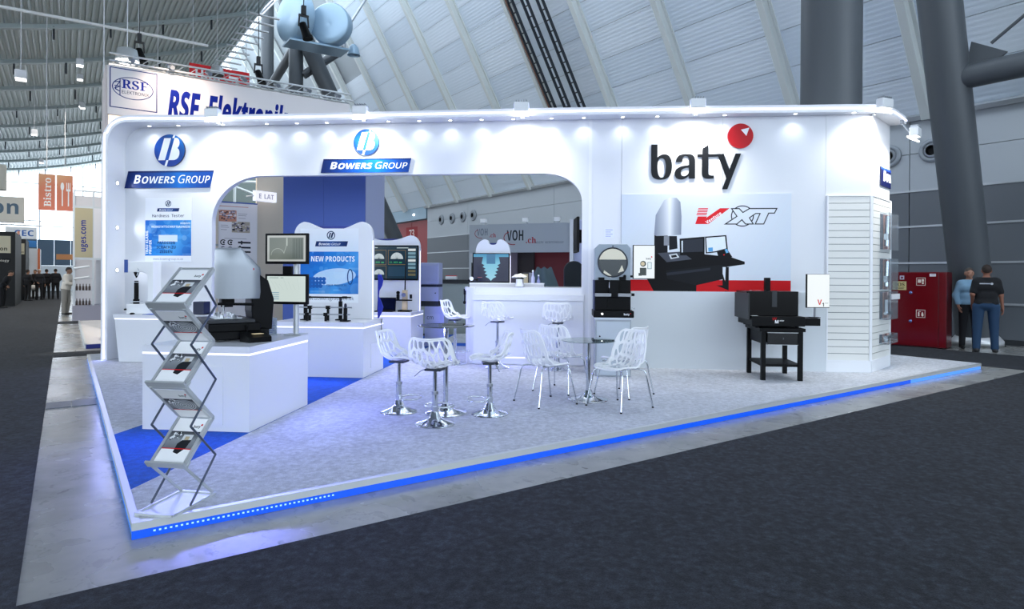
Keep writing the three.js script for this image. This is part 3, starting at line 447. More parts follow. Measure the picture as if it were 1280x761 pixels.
const waveTop = (w, h, dip) => { const s = new THREE.Shape(), a = w / 2; s.moveTo(-a, 0); s.lineTo(a, 0); s.lineTo(a, h - 0.28); s.bezierCurveTo(a, h - 0.12, a - 0.05, h - 0.03, a - 0.17, h); s.bezierCurveTo(a - 0.3, h - 0.01, a * 0.4, h - dip, 0, h - dip); s.bezierCurveTo(-a * 0.4, h - dip, -a + 0.3, h - 0.01, -a + 0.17, h); s.bezierCurveTo(-a + 0.05, h - 0.03, -a, h - 0.12, -a, h - 0.28); s.lineTo(-a, 0); return s; };
function wavePanel(label, x, y, z, w, h, dip, light) {
  const t = thing('display_wall', label, 'display wall', V3(x, y, z));
  part(t, 'board', ext(waveTop(w, h, dip), 0.1, 0.006, 16), mat.lam);
  part(t, 'back_board', S(w - 0.3, h - 0.06, 0.05, 0, 0, -0.045), M(0x1c2f86, 0.5));
  part(t, 'edge_light', S(0.012, h - 0.3, 0.014, w / 2 + 0.002, 0, 0.09), mat.ledLav);
  return t;
}
const np = wavePanel('tall white wave-topped panel with the NEW PRODUCTS print', -6.755, 0.901, 0.72, 1.3, 1.54, 0.13);
part(np, 'print', new THREE.PlaneGeometry(0.96, 1.18).translate(-0.06, 0.84, 0.1012), print(512, 630, (g, w, h) => {
  const q = g.createLinearGradient(0, 0, 0, h); q.addColorStop(0, '#f2f5fa'); q.addColorStop(0.3, '#dfe9f3'); q.addColorStop(1, '#f0f4fa'); g.fillStyle = q; g.fillRect(0, 0, w, h); miniLogo(g, 270, 58, 78); miniSign(g, 130, 108, 290, 44);
  blueArt(g, 0, 196, w, 360, 9); g.fillStyle = 'rgba(235,245,255,.75)'; g.beginPath(); g.ellipse(300, 410, 190, 70, -0.1, 0, 7); g.fill(); g.strokeStyle = '#11407f'; g.lineWidth = 9; g.beginPath(); g.ellipse(440, 410, 22, 62, 0, 0, 7); g.stroke(); g.fillStyle = '#1d5fae'; for (let i = 0; i < 14; i++) { g.beginPath(); g.arc(90 + (i % 5) * 30, 430 + (i / 5 | 0) * 30, 17, 0, 7); g.fill(); }
  g.fillStyle = '#fff'; g.textAlign = 'center'; g.font = 'bold 60px sans-serif'; g.save(); g.translate(w / 2 + 30, 280); g.scale(0.85, 1); g.fillText('NEW PRODUCTS', 0, 0); g.restore(); g.fillStyle = '#123a78'; g.font = 'bold 22px sans-serif'; g.fillText('YOUR PRODUCTS', 320, 490); g.fillStyle = '#7d8798'; g.font = '40px sans-serif'; g.fillText('www.bowersgroup.co.uk', w / 2 - 6, 608);
}));
const p3 = wavePanel('white wave-topped panel behind the big dial screen', -6.58, 0.901, -1.62, 1.3, 1.47, 0.1);
const p4 = wavePanel('small white wave-topped panel with glowing right edge on the reception counter', -4.42, 1.401, -1.02, 0.64, 0.86, 0.1);
{ // dial screen
  const t = thing('wall_screen', 'big flat screen showing dials, on the panel above the laptop', 'screen', V3(-6.46, 1.835, -1.518));
  part(t, 'housing', B(1.02, 0.68, 0.05, 0, 0, 0.026, 0.008), mat.bezel);
  part(t, 'display', new THREE.PlaneGeometry(0.98, 0.63).translate(0, 0.005, 0.0525), screen(512, 330, (g, w, h) => {
    g.fillStyle = '#10303e'; g.fillRect(0, 0, w, h); g.fillStyle = '#c8d8d8'; g.fillRect(10, 10, 90, 8); g.fillRect(300, 12, 120, 8); g.strokeStyle = '#b08a48'; g.lineWidth = 3;
    for (const [x, y, s, txt] of [[40, 40, 150, '0.000 mm'], [212, 40, 180, '21.903 mm'], [40, 200, 150, '']]) { g.strokeRect(x, y, s, 146); g.fillStyle = '#dbe9ee'; g.beginPath(); g.arc(x + s / 2, y + 88, s * 0.36, PI, 0); g.fill(); g.strokeStyle = '#3a4a50'; for (let a = 1; a < 12; a++) { g.beginPath(); g.moveTo(x + s / 2, y + 88); g.lineTo(x + s / 2 - Math.cos(a * PI / 12) * s * 0.36, y + 88 - Math.sin(a * PI / 12) * s * 0.36); g.lineWidth = 1; g.stroke(); } g.lineWidth = 3; g.strokeStyle = '#b08a48'; g.fillStyle = '#46d07a'; g.font = 'bold 24px monospace'; g.fillText(txt, x + 12, y + 132); }
    g.fillStyle = '#24455a'; g.fillRect(212, 205, 190, 100); for (let i = 0; i < 8; i++) { g.fillStyle = i > 5 ? '#6e6a4a' : i % 3 ? '#7fa7b8' : '#e6eef0'; g.fillRect(418, 24 + i * 36, 78, 24); }
  }, 0.75));
}
{ // thread screen on the reception counter
  const t = thing('counter_screen', 'flat screen showing a blue thread profile on the reception counter', 'screen', V3(-4.44, 1.735, -0.86));
  part(t, 'housing', B(0.68, 0.54, 0.05, 0, 0, 0, 0.008), mat.bezel); part(t, 'bracket', B(0.2, 0.2, 0.05, 0, 0, -0.04), mat.black);
  part(t, 'display', new THREE.PlaneGeometry(0.64, 0.5).translate(0, 0.005, 0.0265), screen(256, 200, (g, w, h) => {
    g.fillStyle = '#0a1238'; g.fillRect(0, 0, w, h); const q = g.createLinearGradient(0, 0, 0, h); q.addColorStop(0, '#2f87b4'); q.addColorStop(0.35, '#79c3de'); q.addColorStop(1, '#9fd6ea'); g.fillStyle = q; g.fillRect(0, 0, w, 22);
    g.beginPath(); g.moveTo(74, 0); for (let i = 0; i < 5; i++) { g.lineTo(60 + i * 7, 70 + i * 24); g.lineTo(80 + i * 8, 82 + i * 24); } g.lineTo(128, 196); for (let i = 4; i >= 0; i--) { g.lineTo(176 - i * 8, 82 + i * 24); g.lineTo(196 - i * 7, 70 + i * 24); } g.lineTo(182, 0); g.fill(); g.fillStyle = '#2b6f9c'; g.fillRect(96, 0, 64, 72); g.fillStyle = '#8b5560'; g.fillRect(30, 168, 34, 5);
  }, 0.9));
  part(t, 'foot', [rod([0, -0.334, -0.02], [0, -0.25, -0.02], 0.02), S(0.14, 0.012, 0.1, 0, -0.334, 0)], mat.black);
}
// reception counter set into the arch, rounded left end
{
  const t = thing('reception_counter', 'white reception counter with rounded left end filling the right half of the arch', 'counter', V3(0, TOP, 0));
  const plan = (o, y, h) => { const s = new THREE.Shape(); s.moveTo(-2.75, -(-0.13)); s.lineTo(-2.75, 1.2); s.lineTo(-4.8 - o, 1.2); s.lineTo(-4.8 - o, 0.4); s.bezierCurveTo(-4.8 - o, 0.12 - o, -4.74, 0.1 - o, -4.62, 0.1 - o); s.lineTo(-4.62, 0.13); s.lineTo(-2.75, 0.13); return ext(s, h, 0, 14).rotateX(-PI / 2).translate(0, y, 0); };
  part(t, 'body', plan(0, 0, 1.24), mat.lam); part(t, 'top', plan(0.02, 1.24, 0.06), mat.lam);
  part(t, 'front_panel', S(1.85, 1.05, 0.02, -3.7, 0.02, 0.012, 0.004), mat.lam); part(t, 'upper_band', S(1.87, 0.1, 0.03, -3.7, 1.083, 0.017, 0.004), mat.lam);
  part(t, 'light_strip', S(0.42, 0.016, 0.008, -3.95, 0.12, 0.025), mat.ledWhite);
  rectLight(V3(-4.0, TOP + 0.13, 0.035), 1.0, 0.02, V3(0, 0, 1), 40);
}

// ---------------------------------------------------------------- instruments on the left counters
{ // bench hardness tester: C-frame
  const t = thing('hardness_tester', 'white bench hardness tester with black screw column on the left rear counter', 'instrument', V3(-10.38, 0.901, 0.3), 0.12);
  const s = new THREE.Shape(); s.moveTo(-0.2, 0); s.lineTo(0.26, 0); s.lineTo(0.26, 0.9); s.lineTo(-0.24, 0.9); s.lineTo(-0.24, 0.72); s.lineTo(0.06, 0.72); s.absarc(0.06, 0.62, 0.1, PI / 2, 0, true); s.lineTo(0.16, 0.27); s.absarc(0.06, 0.27, 0.1, 0, -PI / 2, true); s.lineTo(-0.2, 0.17); s.lineTo(-0.2, 0);
  part(t, 'frame', ext(s, 0.26, 0.012).translate(0, 0, -0.13), mat.whitePlastic);
  part(t, 'screw_column', [C(0.036, 0.036, 0.3, -0.1, 0.24, 0), C(0.05, 0.05, 0.08, -0.1, 0.17, 0), C(0.03, 0.036, 0.02, -0.1, 0.55, 0)], mat.black);
  part(t, 'indenter', lathe([[0.008, 0], [0.035, 0.06], [0.045, 0.1], [0, 0.1]], 20).translate(-0.1, 0.62, 0), mat.black);
  part(t, 'nameplate', B(0.06, 0.22, 0.008, -0.2, 0.82, 0.134), M(0x1d4a9c, 0.4)); part(t, 'handwheel', new THREE.TorusGeometry(0.09, 0.01, 8, 28).rotateX(PI / 2).translate(-0.1, 0.21, 0), mat.chrome);
  part(t, 'knob', C(0.016, 0.016, 0.03).rotateX(PI / 2).translate(-0.2, 0.08, 0.14), mat.black); part(t, 'lever', tube([[0.0, 0.78, 0.14], [0.05, 0.74, 0.2], [0.02, 0.66, 0.2]], 0.007, 12, 6), mat.chrome);
}
solo('mouse', 'small black computer mouse in front of the hardness tester', 'mouse', ball(0.04, 0, 0.012, 0, 0.8, 0.45, 1.3), mat.black, V3(-10.4, 0.901, 0.52));
solo('mouse_pad', 'flat blue pad lying on the left rear counter beside the hardness tester', 'pad', S(0.34, 0.005, 0.2, 0, 0, 0), M(0x1b4fb8, 0.7), V3(-10.02, 0.901, 0.46));
{ const t = thing('control_box', 'dark navy control box on the rear counter behind the measuring machine', 'box', V3(-9.3, 0.901, 0.28)); part(t, 'case', S(0.2, 0.22, 0.2, 0, 0, 0, 0.012), mat.navy); part(t, 'cable', tube([[0.1, 0.02, 0], [0.2, 0.01, 0.05], [0.28, 0.012, 0]], 0.006, 12, 6), mat.black); }
{ // silver vision measuring machine, its front turned to the left
  const t = thing('measuring_machine', 'tall silver hooded vision measuring machine with black bench base on the front counter', 'instrument', V3(-6.5, 0.911, 4.18), R(-50));
  each(t, 'base', [S(0.62, 0.1, 0.56, 0, 0.02, 0, 0.012), S(0.68, 0.09, 0.5, 0, 0.1, 0.06, 0.015)], mat.black);
  part(t, 'stage', [S(0.72, 0.035, 0.46, 0, 0.19, 0.1, 0.008)], mat.charcoal);
  part(t, 'glass_plate', S(0.4, 0.008, 0.26, 0, 0.226, 0.1), M(0xdfe6ea, 0.1));
  const fx = []; seed(21); for (let i = 0; i < 14; i++) fx.push(C(0.012 + rnd() * 0.01, 0.014 + rnd() * 0.01, 0.02 + rnd() * 0.035, -0.22 + (i % 7) * 0.07, 0.232, 0.04 + (i / 7 | 0) * 0.12, 10));
  part(t, 'fixture_pins', fx, mat.steel);
  const col = poly([[-0.34, 0.1], [-0.16, 0.1], [-0.13, 0.3], [-0.14, 0.55], [-0.05, 0.62], [-0.16, 0.72], [-0.3, 0.62], [-0.36, 0.42]]);
  part(t, 'column', ext(col, 0.34, 0.012).translate(0, 0, -0.17).rotateY(-PI / 2), mat.black);
  // hood: rounded front, sloping back
  const hood = (() => { const rows = [[0.43, 0.2, -0.24, 0.2], [0.5, 0.2, -0.25, 0.2], [0.7, 0.2, -0.24, 0.2], [0.76, 0.2, -0.23, 0.2], [0.93, 0.2, -0.06, 0.2], [0.955, 0.19, -0.04, 0.19], [0.962, 0.17, -0.03, 0.17]], n = 40, pos = [], idx = [];
    rows.forEach(([y, w, back, front]) => { for (let i = 0; i < n; i++) { const a = i / n * 2 * PI, c = Math.cos(a), s = Math.sin(a); const ex = s > 0 ? 2.2 : 5; const r = 1 / Math.pow(Math.pow(Math.abs(c), ex) + Math.pow(Math.abs(s), ex), 1 / ex); pos.push(c * r * w, y, s > 0 ? s * r * front : s * r * -back); } });
    for (let j = 0; j + 1 < rows.length; j++) for (let i = 0; i < n; i++) { const a = j * n + i, b = j * n + (i + 1) % n; idx.push(a, a + n, b, b, a + n, b + n); }
    const top = pos.length / 3; pos.push(0, 0.962, 0.07, 0, 0.43, 0); for (let i = 0; i < n; i++) { idx.push((rows.length - 1) * n + i, top, (rows.length - 1) * n + (i + 1) % n, i, (i + 1) % n, top + 1); }
    const g = new THREE.BufferGeometry(); g.setAttribute('position', new THREE.Float32BufferAttribute(pos, 3)); g.setAttribute('uv', new THREE.Float32BufferAttribute(new Float32Array(pos.length / 3 * 2), 2)); g.setIndex(idx); return toCreasedNormals(g, 0.5); })();
  part(t, 'hood', hood, mat.silver, 'silver rounded hood');
  part(t, 'logo', new THREE.CylinderGeometry(0.204, 0.204, 0.09, 12, 1, true, -0.55, 0.5).translate(0, 0.62, -0.002), M(0xffffff, 0.4, 0, { map: canvas(128, 64, (g) => { g.fillStyle = '#989ea5'; g.fillRect(0, 0, 128, 64); g.fillStyle = '#20242b'; g.font = 'bold 44px sans-serif'; g.fillText('baty', 8, 48); g.fillStyle = '#c8141e'; g.beginPath(); g.arc(112, 14, 9, 0, 7); g.fill(); }) }));
  each(t, 'button', [C(0.012, 0.012, 0.012).rotateZ(PI / 2).translate(0.196, 0.74, -0.08), C(0.012, 0.012, 0.012).rotateZ(PI / 2).translate(0.196, 0.74, -0.14)], M(0xb03040, 0.4));
  part(t, 'lens_barrel', [C(0.06, 0.06, 0.1, 0, 0.34, 0.08), S(0.13, 0.1, 0.13, 0, 0.36, 0.08, 0.01)], mat.black); part(t, 'probe', [C(0.012, 0.012, 0.06, 0.04, 0.3, 0.12), C(0.004, 0.007, 0.05, 0.04, 0.25, 0.12)], mat.steel);
  part(t, 'side_bar', rod([0.18, 0.38, 0.2], [0.18, 0.37, -0.15], 0.014), mat.black);
}
{ const t = thing('joystick_box', 'black joystick console with small lit display at the foot of the measuring machine', 'controller', V3(-6.14, 0.911, 4.42), R(-35)); part(t, 'case', ext(poly([[-0.1, 0], [0.1, 0], [0.1, 0.05], [-0.04, 0.1], [-0.1, 0.1]]), 0.24, 0.006).translate(0, 0, -0.12), mat.black); part(t, 'display', B(0.08, 0.004, 0.1, 0.03, 0.082, 0).rotateZ(-0.0).translate(0, 0, 0), screen(32, 32, (g) => { g.fillStyle = '#e9dcb8'; g.fillRect(0, 0, 32, 32); }, 0.7)); part(t, 'stick', [rod([-0.06, 0.1, 0.06], [-0.06, 0.15, 0.06], 0.008), ball(0.016, -0.06, 0.155, 0.06)], mat.black); }
{ // twin monitor pole
  const t = thing('monitor_stand', 'aluminium pole stand carrying two black-framed monitors one above the other', 'monitor stand', V3(-6.06, 0.911, 3.66));
  part(t, 'base', S(0.2, 0.012, 0.2, 0, 0, 0), mat.alu); part(t, 'pole', C(0.032, 0.032, 0.95, 0, 0.012, 0, 20), mat.alu); each(t, 'bracket', [S(0.16, 0.16, 0.06, -0.12, 0.5, 0.03), S(0.1, 0.4, 0.05, -0.1, 0.38, 0.0)], mat.black);
  const mon = (name, y, art, w, h) => { const m = part(t, name, B(w, h, 0.035, 0, 0, 0, 0.006), mat.bezel); m.position.set(-0.07, y, 0.085); m.rotation.y = R(-4); part(m, 'display', new THREE.PlaneGeometry(w - 0.055, h - 0.055).translate(0, 0.003, 0.0182), art); };
  mon('monitor', 0.975, screen(256, 170, (g, w, h) => { g.fillStyle = '#d9dedb'; g.fillRect(0, 0, w, h); const q = g.createLinearGradient(0, 0, w, h); q.addColorStop(0, '#7d8880'); q.addColorStop(0.45, '#8b958c'); q.addColorStop(1, '#5f6b64'); g.fillStyle = q; g.fillRect(14, 14, w - 28, h - 26); g.strokeStyle = '#bcc6bd'; g.lineWidth = 4; g.beginPath(); g.arc(70, 130, 44, PI, 1.9 * PI); g.lineTo(130, 60); g.lineTo(134, 20); g.stroke(); g.fillStyle = '#cdd8cf'; g.fillRect(126, 16, 10, 52); g.fillStyle = 'rgba(40,55,48,.35)'; for (let i = 0; i < 6; i++) g.fillRect(170 + i * 11, 20, 5, 130); }, 0.62), 0.52, 0.345);
  mon('monitor', 0.52, screen(256, 170, (g, w, h) => { g.fillStyle = '#dcebe6'; g.fillRect(0, 0, w, h); g.fillStyle = '#9fb3b0'; g.fillRect(16, 8, 60, 5); g.fillRect(90, 8, 20, 5); g.strokeStyle = '#bccfca'; for (let i = 0; i < 7; i++) { g.beginPath(); g.moveTo(20 + i * 30, 20 + (i % 3) * 16); g.lineTo(60 + i * 26, 90); g.stroke(); } g.fillStyle = '#8cb0c4'; for (let i = 0; i < 4; i++) { g.fillRect(10, 106 + i * 14, 14, 9); g.fillRect(30, 108 + i * 14, 50, 5); } }, 0.82), 0.52, 0.34);
}
{ const t = thing('leaflet_holder', 'clear acrylic leaflet holder beside the monitor pole', 'leaflet holder', V3(-6.32, 0.911, 3.72), -0.1); part(t, 'sleeve', [B(0.15, 0.2, 0.004, 0, 0.1, 0.016), S(0.15, 0.008, 0.09, 0, 0, -0.02)], mat.acrylic); part(t, 'sheet', B(0.135, 0.185, 0.003, 0, 0.102, 0.008), print(64, 96, (g) => { g.fillStyle = '#e8ebf6'; g.fillRect(0, 0, 64, 96); g.fillStyle = '#8f9ad0'; for (let i = 0; i < 8; i++) g.fillRect(6, 8 + i * 11, 30 + (i * 7) % 22, 3); })); }
// long bore gauges on little stands
const gaugeStand = (label, x, z, h) => { const t = thing('gauge_stand', label, 'stand', V3(x, 0.901, z), 0, 'gauge stands'); part(t, 'foot', S(0.13, 0.016, 0.1), mat.black); part(t, 'post', S(0.05, h - 0.016, 0.045, 0, 0.016, 0, 0.006), mat.black); part(t, 'saddle', new THREE.TorusGeometry(0.028, 0.012, 8, 16).rotateY(PI / 2).translate(0, h + 0.03, 0), mat.navy); return t; };
gaugeStand('black gauge stand below the left end of the long black rod', -7.0, 1.28, 0.29); gaugeStand('black gauge stand below the right end of the long black rod', -6.48, 1.2, 0.29); gaugeStand('short black gauge stand at the right, nearest the counter corner', -6.32, 1.42, 0.2);
[['long_gauge', 'long black gauge rod lying highest across the two gauge stands', -7.06, -6.3, 0.35, 1.24, 0.012, mat.black], ['long_gauge', 'upper one of two thin steel gauge rods in front of the panel print', -7.1, -6.26, 0.2, 1.32, 0.011, mat.steel], ['long_gauge', 'lower one of two thin steel gauge rods, just above the counter', -7.1, -6.25, 0.1, 1.42, 0.011, mat.steel]].forEach(([n, l, a, b, y, z, r, m], i) => {
  const t = thing(n, l, 'gauge', V3((a + b) / 2, 0.901, z)); part(t, 'tube', rod([-(b - a) / 2, y, 0], [(b - a) / 2, y, 0], r, 12), m);
  if (i) each(t, 'clamp', [S(0.03, y + 0.01, 0.03, -(b - a) * 0.28, 0, 0), S(0.03, y + 0.01, 0.03, (b - a) * 0.06, 0, 0), B(0.06, 0.05, 0.04, -(b - a) * 0.28, y, 0), B(0.06, 0.05, 0.04, (b - a) * 0.06, y, 0)], mat.black); else each(t, 'head', [B(0.09, 0.03, 0.03, -0.3, y, 0), B(0.07, 0.035, 0.03, 0.28, y, 0)], mat.black);
});
{ const t = thing('hanging_cloth', 'deep blue cloth hanging from the right edge of the NEW PRODUCTS panel', 'cloth', V3(-6.04, 0.905, 0.66)); const pts = []; for (let i = 0; i <= 8; i++) pts.push([0.04 * Math.sin(i * 1.3) + 0.03, 0.7 - i * 0.0875]); part(t, 'drape', ext(poly([[-0.02, 0.7], ...pts, [-0.02, 0]]), 0.04, 0.008), M(0x1b2a9a, 0.8)); }
{ const t = thing('power_cable', 'thin dark cable hanging down the side of the second counter', 'cable', V3(-5.955, 0, 0.9)); part(t, 'cable', tube([[0, 0.9, -0.1], [0.02, 0.82, 0.0], [0.008, 0.74, -0.06], [0.02, 0.66, 0.05], [0.012, 0.56, 0.1]], 0.006, 24, 6), mat.black); }
{ const t = thing('laptop', 'open black laptop on the counter below the dial screen', 'laptop', V3(-6.52, 0.901, -1.22), 0.05); part(t, 'base', S(0.36, 0.018, 0.25, 0, 0, 0.06, 0.004), mat.black); const l = part(t, 'lid', B(0.36, 0.25, 0.012, 0, 0.125, 0, 0.004), mat.black); l.position.set(0, 0.016, -0.065); l.rotation.x = -0.22; part(l, 'display', new THREE.PlaneGeometry(0.33, 0.22).translate(0, 0.127, 0.0066), M(0x0c1226, 0.15)); }
{ // height gauge
  const t = thing('height_gauge', 'beige height gauge with black clamps and tall dark rod beside the laptop', 'instrument', V3(-6.14, 0.901, -1.22));
  part(t, 'base', S(0.24, 0.03, 0.18, 0, 0, 0, 0.006), mat.black); part(t, 'column', S(0.09, 0.38, 0.09, 0, 0.03, 0, 0.008), M(0xcdb898, 0.5)); part(t, 'rod', [rod([0, 0.41, 0], [0.01, 0.86, 0], 0.012), rod([0.01, 0.86, 0], [0.015, 1.0, 0], 0.006)], mat.black); each(t, 'arm', [B(0.3, 0.025, 0.05, 0, 0.22, 0.05), B(0.05, 0.1, 0.05, -0.12, 0.28, 0.05), ball(0.035, -0.12, 0.36, 0.05), B(0.04, 0.08, 0.04, 0.13, 0.29, 0.05)], mat.black); part(t, 'wheel', C(0.04, 0.04, 0.03).rotateX(PI / 2).translate(0, 0.32, 0.07), mat.steel);
}
{ // lilac-grey cabinet instrument behind
  const t = thing('cabinet_instrument', 'pale grey two-tier cabinet instrument on a printed pedestal behind the bar table', 'instrument', V3(-6.0, TOP, -2.75));
  part(t, 'pedestal', S(0.42, 0.84, 0.4, 0.13, 0, 0), mat.lilac); part(t, 'pedestal_print', new THREE.PlaneGeometry(0.3, 0.16).translate(0.1, 0.6, 0.201), print(128, 64, (g) => { g.fillStyle = '#c3c8e0'; g.fillRect(0, 0, 128, 64); g.fillStyle = '#3a4160'; g.font = '48px sans-serif'; g.fillText('cm', 6, 46); }));
  part(t, 'lower_case', S(0.44, 0.3, 0.4, 0, 0.95, 0, 0.01), mat.lilac); part(t, 'slot', S(0.42, 0.11, 0.38, 0, 0.84, 0), mat.charcoal); part(t, 'gap_band', S(0.43, 0.05, 0.39, 0, 1.25, 0), mat.navy); const u = part(t, 'upper_case', S(0.42, 0.46, 0.38, 0.01, 1.3, 0, 0.015), mat.lilac); part(u, 'front_door', B(0.36, 0.38, 0.012, 0.01, 1.51, 0.195, 0.004), M(0xaab1d6, 0.5)); part(t, 'knob', C(0.012, 0.012, 0.02).rotateX(PI / 2).translate(0.15, 1.12, 0.2), mat.black);
}

// ---------------------------------------------------------------- on and around the reception counter
{ const t = thing('counter_shelf', 'low white shelf board lying on the reception counter behind the flowers', 'shelf', V3(-4.1, 1.401, -0.5)); part(t, 'board', S(1.3, 0.02, 0.3, 0, 0.05, 0), mat.white); part(t, 'edge', S(1.3, 0.05, 0.02, 0, 0, 0.13), M(0xcfcfd4, 0.5)); }
{ // flowers in a cube vase
  const v = thing('flower_vase', 'square white vase standing on the reception counter', 'vase', V3(-3.86, 1.401, -0.2)); part(v, 'vase', [S(0.13, 0.012, 0.13), S(0.13, 0.14, 0.012, 0, 0, 0.059), S(0.13, 0.14, 0.012, 0, 0, -0.059), S(0.012, 0.14, 0.13, 0.059, 0, 0), S(0.012, 0.14, 0.13, -0.059, 0, 0)], M(0xf6f6f8, 0.3));
  const f = thing('flower_bunch', 'round bunch of white flowers in the square vase', 'flowers', V3(-3.86, 1.42, -0.2)); part(f, 'foliage', [ball(0.055, 0, 0.13, 0, 1.3, 0.6, 1.3, 10), rod([0, 0, 0], [0, 0.13, 0], 0.03, 8)], M(0x2c3a1f, 0.8)); seed(31);
  const petal = join([0, 1, 2, 3, 4].map((i) => ball(0.022, 0.018 * Math.cos(i * 1.257), 0.008, 0.018 * Math.sin(i * 1.257), 1, 0.55, 1, 8)).concat(ball(0.014, 0, 0.014, 0, 1, 1, 1, 8)));
  for (let i = 0; i < 20; i++) { const a = i * 2.4, r = 0.105 * Math.sqrt((i + 0.5) / 20), m = part(f, 'flower', petal, M([0xf4f2e6, 0xefeadb, 0xfbfaf4][i % 3], 0.7)); m.position.set(r * Math.cos(a), 0.19 - r * 0.45 + rnd() * 0.015, r * Math.sin(a)); m.rotation.set(rnd() * 0.8 - 0.4, rnd() * 6, rnd() * 0.8 - 0.4); }
}
{ const t = thing('bore_gauge', 'small black and white gauge stand at the left end of the reception counter', 'instrument', V3(-4.72, 1.401, -0.42)); part(t, 'base', S(0.12, 0.014, 0.1), mat.black); part(t, 'post', [rod([0, 0.014, 0], [0.0, 0.42, 0], 0.01), B(0.14, 0.02, 0.02, 0.03, 0.12, 0)], mat.black); part(t, 'dial', C(0.035, 0.035, 0.02).rotateX(PI / 2).translate(0.0, 0.14, 0.03), mat.whitePlastic); each(t, 'knob', [ball(0.022, 0.09, 0.12, 0), ball(0.022, -0.05, 0.11, 0.01)], mat.black); }
solo('hanging_gauge', 'black plumb gauge hanging from the left end of the reception counter', 'gauge', [rod([0, 0.0, 0], [0, -0.1, 0], 0.02), rod([0, -0.1, 0], [0, -0.22, 0], 0.012), ball(0.03, 0, -0.24, 0)], mat.black, V3(-4.86, 1.36, -0.5));
{ const t = thing('bottle', 'pale slim bottle standing on the reception counter right of the flowers', 'bottle', V3(-3.66, 1.401, -0.62)); part(t, 'glass', lathe([[0, 0], [0.035, 0], [0.035, 0.16], [0.014, 0.21], [0.014, 0.27], [0, 0.27]], 20), M(0xb9bce0, 0.2)); part(t, 'cap', C(0.016, 0.016, 0.03, 0, 0.27, 0), mat.white); }
{ const t = thing('bottle', 'shorter pale bottle between the slim bottle and the grey jacket', 'bottle', V3(-3.56, 1.401, -0.6)); part(t, 'glass', lathe([[0, 0], [0.03, 0], [0.03, 0.11], [0.012, 0.15], [0.012, 0.19], [0, 0.19]], 20), M(0x8f94c8, 0.2)); part(t, 'cap', C(0.014, 0.014, 0.025, 0, 0.19, 0), mat.white); }
{ const t = thing('leaflet_rack', 'upright grey rack of leaflets on the reception counter behind the flowers', 'leaflet rack', V3(-3.76, 1.401, -0.8)); part(t, 'back', S(0.2, 0.26, 0.02, 0, 0, -0.05), mat.charcoal); part(t, 'leaflet', S(0.09, 0.22, 0.01, -0.05, 0.01, -0.03), M(0xb8ac90, 0.7)); part(t, 'leaflet', S(0.08, 0.24, 0.01, 0.055, 0.01, -0.03), M(0x7c8090, 0.7)); }
{ // jacket over a chair back behind the counter
  const t = thing('draped_chair', 'chair with a grey jacket hung over its back behind the reception counter', 'chair', V3(-3.52, TOP, -1.75));
  each(t, 'frame', [rod([-0.2, 0, 0.2], [-0.2, 0.45, 0.18], 0.014), rod([0.2, 0, 0.2], [0.2, 0.45, 0.18], 0.014), rod([-0.2, 0, -0.2], [-0.22, 1.3, -0.02], 0.014), rod([0.2, 0, -0.2], [0.22, 1.3, -0.02], 0.014), S(0.44, 0.03, 0.42, 0, 0.44, 0)], mat.chrome);
  const g = new THREE.PlaneGeometry(0.56, 0.75, 14, 12), p = g.attributes.position; for (let i = 0; i < p.count; i++) { const x = p.getX(i), y = p.getY(i); p.setXYZ(i, x * (1.05 - 0.55 * Math.max(0, y + 0.02) / 0.4), y + 0.02 * Math.cos(x * 26), 0.09 - 0.25 * x * x - 0.08 * Math.max(0, y) + 0.022 * Math.sin(x * 22 + y * 5)); } g.computeVertexNormals();
  const b = g.clone().translate(0, 0, -0.1); part(t, 'jacket_front', g.translate(0, 1.28, -0.02), M(0x5c6e74, 0.85, 0, { side: THREE.DoubleSide })); part(t, 'jacket_back', b.translate(0, 1.28, -0.02), M(0x5c6e74, 0.85, 0, { side: THREE.DoubleSide }));
}
{ const t = thing('arm_screen', 'thin black television seen edge-on at the right side of the arch', 'screen', V3(-2.9, 2.18, -0.4), R(-84)); part(t, 'housing', B(0.56, 0.6, 0.05, 0, 0.12, 0, 0.012), mat.bezel); part(t, 'display', new THREE.PlaneGeometry(0.52, 0.54).translate(0, 0.13, 0.0255), P(0x07080c, 0.5, { specularIntensity: 0.2 })); each(t, 'arm', [B(0.2, 0.22, 0.08, 0, 0.1, -0.06), rod([0, 0.1, -0.08], [0.12, 0.1, -0.2], 0.025)], mat.black); }

